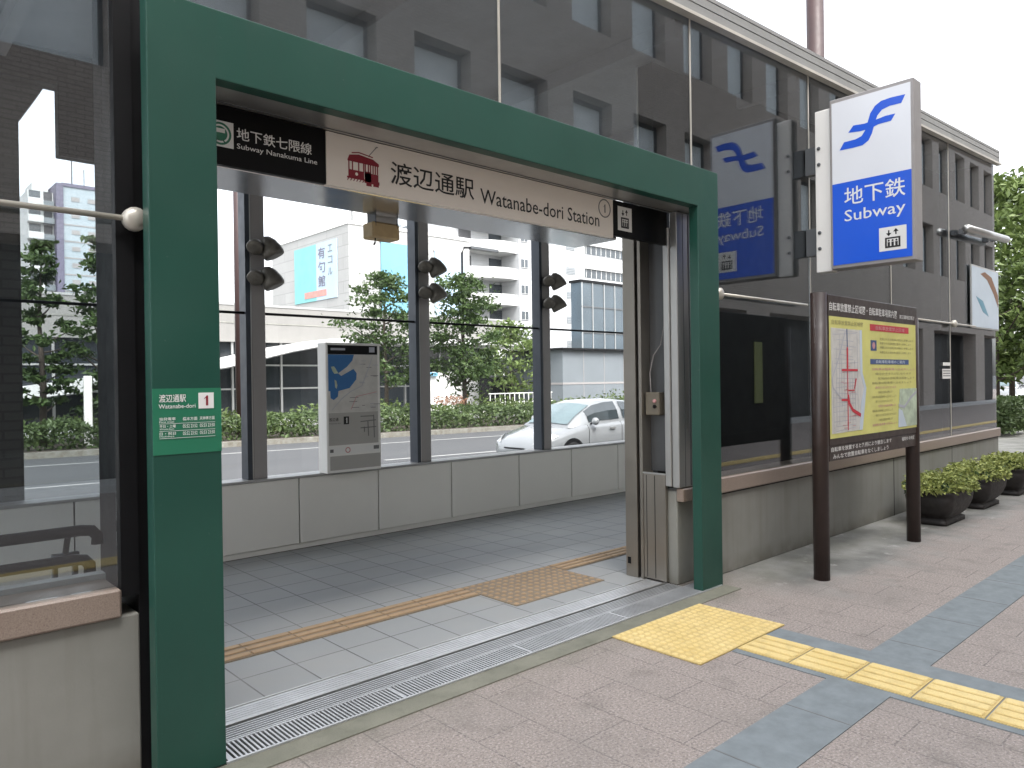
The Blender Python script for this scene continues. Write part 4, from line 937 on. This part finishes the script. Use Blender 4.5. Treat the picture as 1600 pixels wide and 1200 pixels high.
# ------------------------------------------------------------------ white car
def car(name, x, y, label, s=1.0):
    t = thing(name, (x, y, ZR), label, 'car')
    # nose at the origin pointing to -X; stations: x, half width, sill z, shoulder z, top z
    st = [(0.0, .50, .30, .46, .52), (.10, .68, .24, .58, .66), (.32, .80, .22, .66, .76), (.62, .845, .20, .74, .84), (1.0, .86, .20, .82, .94), (1.35, .865, .20, .88, .985), (2.2, .87, .20, .92, 1.0), (3.2, .865, .22, .95, 1.04), (4.0, .83, .26, .96, 1.08), (4.35, .76, .34, .92, 1.05), (4.45, .66, .42, .80, .86)]
    vs = []; fs = []; n = 13
    for (sx, w, z0, zs, zt) in st:
        half = [(.55*w, z0), (.93*w, z0+.05), (1.0*w, z0+(zs-z0)*.45), (.985*w, zs-.03), (.90*w, zs+(zt-zs)*.55), (.5*w, zt-.012), (0, zt)]
        ring = [(a, z) for a, z in half]+[(-a, z) for a, z in half[-2::-1]]
        vs += [(x+sx, y-a, ZR+z) for a, z in ring]
    for i in range(len(st)-1):
        for k in range(n-1): fs.append((i*n+k, (i+1)*n+k, (i+1)*n+k+1, i*n+k+1))
        fs.append((i*n+n-1, (i+1)*n+n-1, (i+1)*n, i*n))
    fs.append(tuple(range(n))); fs.append(tuple((len(st)-1)*n+k for k in range(n-1, -1, -1)))
    bb = MB(); bb.add(vs, fs, 'car_white'); bb.build('body', t, True)
    # greenhouse: stations x, base half width, base z, roof half width, roof z
    gs = [(.95, .70, .93, .60, .955), (1.35, .76, .96, .56, 1.20), (1.75, .78, .965, .55, 1.40), (2.15, .785, .97, .555, 1.47), (2.6, .785, .98, .555, 1.485), (3.2, .77, 1.0, .54, 1.43), (3.8, .73, 1.03, .50, 1.27), (4.25, .66, 1.03, .46, 1.10)]
    vs = []; fs = []; n = 7
    for (sx, wb, zb_, wr, zr_) in gs:
        ring = [(wb, zb_-.03), (wb*.62+wr*.38, zb_+(zr_-zb_)*.5), (wr, zr_-.03), (0, zr_), (-wr, zr_-.03), (-(wb*.62+wr*.38), zb_+(zr_-zb_)*.5), (-wb, zb_-.03)]
        vs += [(x+sx, y-a, ZR+z) for a, z in ring]
    for i in range(len(gs)-1):
        for k in range(n-1): fs.append((i*n+k, (i+1)*n+k, (i+1)*n+k+1, i*n+k+1))
    fs.append(tuple(range(n))); fs.append(tuple((len(gs)-1)*n+k for k in range(n-1, -1, -1)))
    bb = MB(); bb.add(vs, fs, 'car_white'); bb.build('roof', t, True)
    def gp(i, f, k0, off):      # point on greenhouse between station i and i+1 on ring position k (float)
        def at(j):
            sx, wb, zb_, wr, zr_ = gs[j]; ring = [(wb, zb_-.03), (wb*.62+wr*.38, zb_+(zr_-zb_)*.5), (wr, zr_-.03), (0, zr_)]
            q = int(min(k0, 2.999)); g_ = k0-q; a = ring[q][0]*(1-g_)+ring[q+1][0]*g_; z = ring[q][1]*(1-g_)+ring[q+1][1]*g_
            return Vector((x+sx, y-a, ZR+z))
        return at(i)*(1-f)+at(i+1)*f+Vector(off)
    # windscreen: between stations 0..2 across the top
    bb = MB(); off = (-.022, 0, .016)
    for s_ in (1, -1):
        for i, f0, f1 in ((0, .12, 1), (1, 0, .92)):
            for ka, kb in ((1.9, 2.5), (2.5, 3.0)):
                q = [gp(i, f0, ka, off), gp(i, f1, ka, off), gp(i, f1, kb, off), gp(i, f0, kb, off)]
                if s_ < 0: q = [Vector((p.x, 2*y-p.y, p.z)) for p in q][::-1]
                bb.quad(q, 'car_screen')
    bb.build('windscreen', t, True)
    for (i0, f0, i1, f1) in ((1, .35, 3, .75), (4, .05, 5, .75)):
        bb = MB()
        for s_ in (1, -1):
            seg = [(i0, f0)]+[(i, 0) for i in range(i0+1, i1+1)]+[(i1, f1)]
            for (a, fa), (c, fc) in zip(seg, seg[1:]):
                for ka, kb in ((.30, 1.0), (1.0, 1.82)):
                    fc2 = 1.0 if (fc == 0 and c == a+1) else fc; ia = a
                    q = [gp(ia, fa, ka, (0, -.012, .006)), gp(ia, fc2, ka, (0, -.012, .006)), gp(ia, fc2, kb, (0, -.012, .006)), gp(ia, fa, kb, (0, -.012, .006))]
                    if s_ < 0: q = [Vector((p.x, 2*y-p.y, p.z)) for p in q][::-1]
                    bb.quad(q, 'car_glass')
        bb.build('side_window', t, True)
    def body_at(sx, q, s_):
        for a_, b_ in zip(st, st[1:]):
            if a_[0] <= sx <= b_[0]: break
        f = (sx-a_[0])/(b_[0]-a_[0]); w, z0, zs, zt = [a_[i]*(1-f)+b_[i]*f for i in (1, 2, 3, 4)]
        p = [(.93*w, z0+.05), (1.0*w, z0+(zs-z0)*.45), (.985*w, zs-.03), (.90*w, zs+(zt-zs)*.55)][q]
        return (x+sx, y-s_*p[0], ZR+p[1])
    for s_ in (1, -1):
        for sx in (1.36, 2.45, 3.30):
            MB().tube([body_at(sx+.02*q, q, s_) for q in range(4)], .007, 'soft_black', 5).build('door_gap', t)
        MB().tube([body_at(sx, 0, s_) for sx in (1.2, 1.8, 2.5, 3.2)], .03, 'soft_black', 6).build('side_skirt', t)
    for sx in (.88, 3.58):
        for s_ in (1, -1):
            bb = MB().lathe([(.27, 0), (.315, .02), (.315, .18), (.27, .2)], (x+sx, y-s_*.885, ZR+.315), (0, s_, 0), 'tyre', 28); wh = bb.build('wheel', t)
            MB().lathe([(.20, 0), (.21, .012), (.06, .03), (.03, .03)], (x+sx, y-s_*.886, ZR+.315), (0, -s_, 0), 'alu', 20).build('rim', wh)
            MB().lathe([(.36, 0), (.36, .006)], (x+sx, y-s_*.866, ZR+.34), (0, -s_, 0), 'soft_black', 28).build('wheel_arch', t)
    for s_ in (1, -1):
        bb = MB().lathe([(.02, -.09), (.075, -.05), (.085, 0), (.06, .06), (.01, .08)], (x+1.52, y-s_*.93, ZR+1.02), (1, .15*s_, 0), 'car_white', 12); bb.tube([(x+1.52, y-s_*.78, ZR+.96), (x+1.52, y-s_*.9, ZR+1.0)], .02, 'soft_black', 6); bb.build('wing_mirror', t, True)
        bb = MB(); bb.add([(x+.06, y-s_*.50, ZR+.60), (x+.15, y-s_*.72, ZR+.605), (x+.52, y-s_*.80, ZR+.76), (x+.42, y-s_*.70, ZR+.80), (x+.14, y-s_*.54, ZR+.69)], [(0, 1, 2, 3, 4)], 'headlight'); bb.build('headlight', t)
        MB().box(x+2.05, x+2.23, y-s_*.885-.01, y-s_*.885+.01, ZR+.83, ZR+.86, 'alu').build('door_handle', t)
    bb = MB().tube([(x+.035, y-.42, ZR+.50), (x-.005, y-.2, ZR+.50), (x-.012, y, ZR+.50), (x-.005, y+.2, ZR+.50), (x+.035, y+.42, ZR+.50)], .018, 'soft_black', 6).tube([(x+.05, y-.5, ZR+.34), (x-.01, y, ZR+.33), (x+.05, y+.5, ZR+.34)], .04, 'soft_black', 6); bb.build('grille', t)
    return t
car('car', 10.45, 11.35, 'white hatchback car driving past behind the far glass')

# ------------------------------------------------------------------ buildings beyond the road
# low hall with a swept white canopy
Hh = thing('canopy_hall', (18, 42, ZR), 'low pale building with dark glazing under a swept white canopy across the road', 'building')
MB().box(1, 37, 41, 52, 3.95, 6.1, 'beige_fascia').box(1, 37, 40.97, 41, 5.0, 5.06, 'concrete').box(1, 37, 40.96, 41, 6.0, 6.12, 'ledge').build('wall', Hh)
bb = MB(); bb.box(1, 36, 41.3, 41.5, ZR, 3.949, 'hall_glass'); bb.build('glazing', Hh)
bb = MB()
for x in [2+2.9*k for k in range(12)]: bb.box(x, x+.12, 41.18, 41.3, ZR, 3.94, 'alu')
for z in (1.25, 2.6): bb.box(1, 36, 41.2, 41.299, z, z+.09, 'alu')
bb.build('window_frame', Hh)
bb = MB(); pr = [(1, .3), (8, 1.2), (15.0, 2.4), (18.5, 3.25), (21, 3.72), (24, 3.9), (36, 3.94)]
top = [(a, z+.35+.25*min(1, max(0, (22-a)/14))) for a, z in pr]
bb.prism(pr+top[::-1], (0, 41.0, 0), UX, UZ, .0, 3.2, 'building_white')
for k in range(5): bb.prism([(a, z+.02) for a, z in pr]+[(a, z+.05) for a, z in pr[::-1]], (0, 37.78, 0), UX, UZ, .0+.0*k, .03, 'ledge')
bb.build('canopy', Hh)
# department building with billboards
D = thing('store_building', (42, 66, ZR), 'big white store building with teal and blue billboards', 'building')
MB().box(35, 49.3, 60, 76, ZR, 16.2, 'cladding').box(34.9, 49.4, 59.9, 76.1, 16.2, 16.5, 'white').build('wall', D)
bb = MB(); o_, u_b = (35, 70.6, 9.65), (0, -1, 0)
bb.rect(o_, u_b, UZ, 0, 4.6, 0, 5.5, .10, 'teal', .08); bb.rect(o_, u_b, UZ, 4.6, 8.6, 0, 5.5, .10, 'pale_sheet', .08); bb.rect(o_, u_b, UZ, 2.2, 6.6, .35, .95, .13, 'salmon', .02)
for i, ch in enumerate('有旬館'): bb.text(ch, o_, u_b, UZ, 5.0, 6.4, 3.95-1.35*i, 5.05-1.35*i, .13, 'tower_purple')
for i, ch in enumerate('エコル'): bb.text(ch, o_, u_b, UZ, 6.95, 7.8, 4.4-1.1*i, 5.1-1.1*i, .13, 'shed_l')
bb.build('billboard', D)
MB().box(38.4, 42.9, 59.85, 59.98, 6.5, 14.9, 'sky_sheet').box(38.3, 43.0, 59.84, 59.98, 14.9, 15.05, 'alu').build('billboard', D)
MB().box(44.7, 48.5, 59.85, 59.98, 6.5, 14.7, 'pale_sheet').box(44.6, 48.6, 59.84, 59.98, 14.7, 14.85, 'alu').build('billboard', D)
bb = MB().box(37, 40, 63, 66, 16.5, 18.2, 'building_white').box(41, 42.2, 62, 63.4, 16.5, 17.4, 'shed_l').box(43, 44.2, 62, 63.4, 16.5, 17.4, 'shed_l').tube([(36, 61, 16.5), (36, 61, 21)], .08, 'alu_dark', 6); bb.build('roof_plant', D)
# white apartment block
A = thing('apartment_block', (66, 68, ZR), 'tall white apartment block with curved stacked balconies', 'apartment building')
bb = MB(); bb.box(60.2, 71.8, 64, 76, ZR, 29, 'apartment'); bb.box(52, 60.2, 67.2, 76, ZR, 29, 'apartment'); bb.box(71.8, 90, 65, 76, ZR, 27, 'apartment'); bb.build('wall', A)
for i in range(9):
    z = 1.33+3.1*i; bb = MB()
    pts = [(60.19, 67.19), (60.19, 64.35), (58.3, 64.15), (56.6, 64.6), (55.0, 65.5), (53.4, 66.2), (52.3, 67.19)]
    bb.prism(pts[::-1], (0, 0, 0), UX, UY, z-.15, z+.10, 'building_white')
    for (a, c), (e, f) in zip(pts[1:], pts[2:]): bb.prism([(a, c), (e, f), (e+.01, f+.12), (a+.01, c+.12)][::-1], (0, 0, 0), UX, UY, z+.10, z+1.15, 'building_white')
    bb.build('balcony', A)
    MB().box(58.2, 60.15, 67.12, 67.199, z+.2, z+2.6, 'window_dark').build('window', A); MB().box(53.6, 55.4, 67.12, 67.199, z+.2, z+2.6, 'reveal').build('window', A)
    bb = MB().box(59.9, 60.95, 63.95, 63.999, z+1.35, z+2.3, 'window_dark').box(60.4, 60.44, 63.93, 63.949, z+1.35, z+2.3, 'white').box(59.85, 61.0, 63.9, 63.998, z+1.27, z+1.348, 'ledge'); bb.v = [(v[0]+.6, v[1], v[2]) for v in bb.v]; bb.build('window', A)
    bb = MB().box(68.3, 69.9, 63.95, 63.999, z+1.2, z+2.1, 'shed_l')
    for q in range(4): bb.box(68.3, 69.9, 63.93, 63.949, z+1.25+.22*q, z+1.3+.22*q, 'ledge')
    bb.build('louvre_window', A)
    bb = MB().box(72.1, 88, 64.94, 64.999, z+1.3, z+2.4, 'window_dark')
    for q in range(16): bb.box(72.1+q, 72.16+q, 64.92, 64.939, z+1.3, z+2.4, 'white')
    bb.box(71.9, 88, 64.6, 64.919, z+2.42, z+2.6, 'building_white'); bb.build('window', A)
# dark glazed office
Gt = thing('glass_office', (62, 51, ZR), 'blue-grey glazed office block behind the grey shed', 'building')
MB().box(55.5, 72, 50, 51.4, ZR, 11.4, 'glass_tower').box(55.3, 72, 49.85, 51.5, 11.4, 11.65, 'soft_black').build('wall', Gt)
bb = MB()
for x in (55.5, 57.1, 58.9, 60.6, 62.4, 64.2): bb.box(x, x+.10, 49.9, 49.999, ZR, 11.4, 'alu')
for z in (3.8, 6.3, 8.9): bb.box(55.5, 72, 49.92, 49.998, z, z+.12, 'alu_dark')
bb.build('window_frame', Gt)
# grey shed
Sh = thing('grey_shed', (36, 32, ZR), 'flat grey panelled shed with a black roof edge behind the hedge', 'shed')
bb = MB().box(31.6, 48, 30, 35, ZR, 3.32, 'shed_l')
for x in (33.4, 35.3, 37.2, 39.1): bb.box(x, x+.04, 29.985, 29.999, ZR, 3.3, 'mullion')
bb.box(31.585, 48, 29.98, 29.998, 1.28, 1.40, 'mullion'); bb.box(31.58, 31.599, 29.99, 35, 1.28, 1.40, 'mullion'); bb.build('wall', Sh)
MB().box(31.3, 48, 29.7, 35.2, 3.322, 3.44, 'soft_black').build('roof', Sh)
# low white wall and dark bin shelter between the trees
b = MB(); b.box(26.0, 30.6, 36.5, 36.9, ZR, 2.15, 'building_white').box(25.6, 27.2, 36.3, 36.49, 1.9, 2.12, 'sky_sheet')
tag(b.build('boundary_wall'), 'low white wall with a blue strip between the street trees', 'wall')
b = MB(); b.bbox(29.0, 30.9, 33.4, 34.6, ZR, 1.75, 'soft_black', .05).bbox(28.9, 31.0, 33.3, 34.7, 1.76, 1.88, 'alu_dark', .03)
tag(b.build('cabinet'), 'dark street cabinet at the left foot of the grey shed', 'cabinet')
b = MB()
for i in range(14): b.tube([(26.2+.36*i, 30.3, ZR+.1), (26.2+.36*i, 30.3, .85)], .022, 'ink_white', 6)
b.tube([(26.1, 30.3, .85), (31.0, 30.3, .85)], .025, 'ink_white', 6); b.tube([(26.1, 30.3, .35), (31.0, 30.3, .35)], .025, 'ink_white', 6)
tag(b.build('fence'), 'low pale metal railing beside the grey shed', 'fence')
# tower in the left glass
Tw = thing('tower_block', (34, 155, ZR), 'tall pale blue tower block seen through the left glass', 'apartment building')
bb = MB().box(30.5, 47, 150, 170, ZR, 37.2, 'tower_wall').box(30.3, 47.2, 149.8, 170, 37.2, 37.8, 'tower_purple').box(29.4, 30.5, 149.6, 170, ZR, 37.6, 'tower_purple').box(25.5, 29.4, 152, 170, ZR, 36.2, 'building_white'); bb.build('wall', Tw)
for i in range(11):
    z = 4+2.95*i
    bb = MB().box(25.3, 27.6, 150.2, 152, z-.1, z+1.1, 'building_white').box(27.7, 29.3, 150.6, 152, z-.1, z+.9, 'shed_l').build('balcony', Tw)
    bb = MB().box(25.7, 27.4, 151.9, 151.99, z+1.1, z+2.7, 'window_dark').box(27.9, 29.2, 151.9, 151.99, z+.9, z+2.7, 'reveal').build('window', Tw)
    bb = MB()
    for x in (31.8, 34.4, 37.0, 39.6, 42.2): bb.box(x, x+1.3, 149.9, 149.999, z+1.2, z+2.0, 'mullion')
    bb.box(30.5, 47, 149.93, 149.998, z-.2, z+.05, 'mullion').build('window', Tw)
bb = MB().tube([(33, 155, 37.8), (33, 155, 45)], .12, 'alu_dark', 6).tube([(35.0, 155, 37.8), (35.0, 155, 42)], .08, 'alu_dark', 6).box(26.5, 29, 154, 160, 36.2, 38, 'building_white'); bb.build('roof_mast', Tw)
# parked car and shrubs at the end of the pavement
pc = car('parked_car', 38.0, 9.4, 'white car parked under the trees at the right picture edge')
pc.location.z = 0.0
pc.rotation_euler.z = math.radians(20)
b = MB(); rng = random.Random(9)
leaf_cloud(b, 2500, lambda: (rng.uniform(20.5, 22.5), rng.uniform(4.9, 5.9), rng.uniform(.1, .95)), .07, 'hedge_leaf', rng, .4)
tag(b.build('shrub'), 'green shrub at the pavement end right of the glass wall', 'shrub')

for o in bpy.data.objects:
    if '_w' in o: del o['_w']
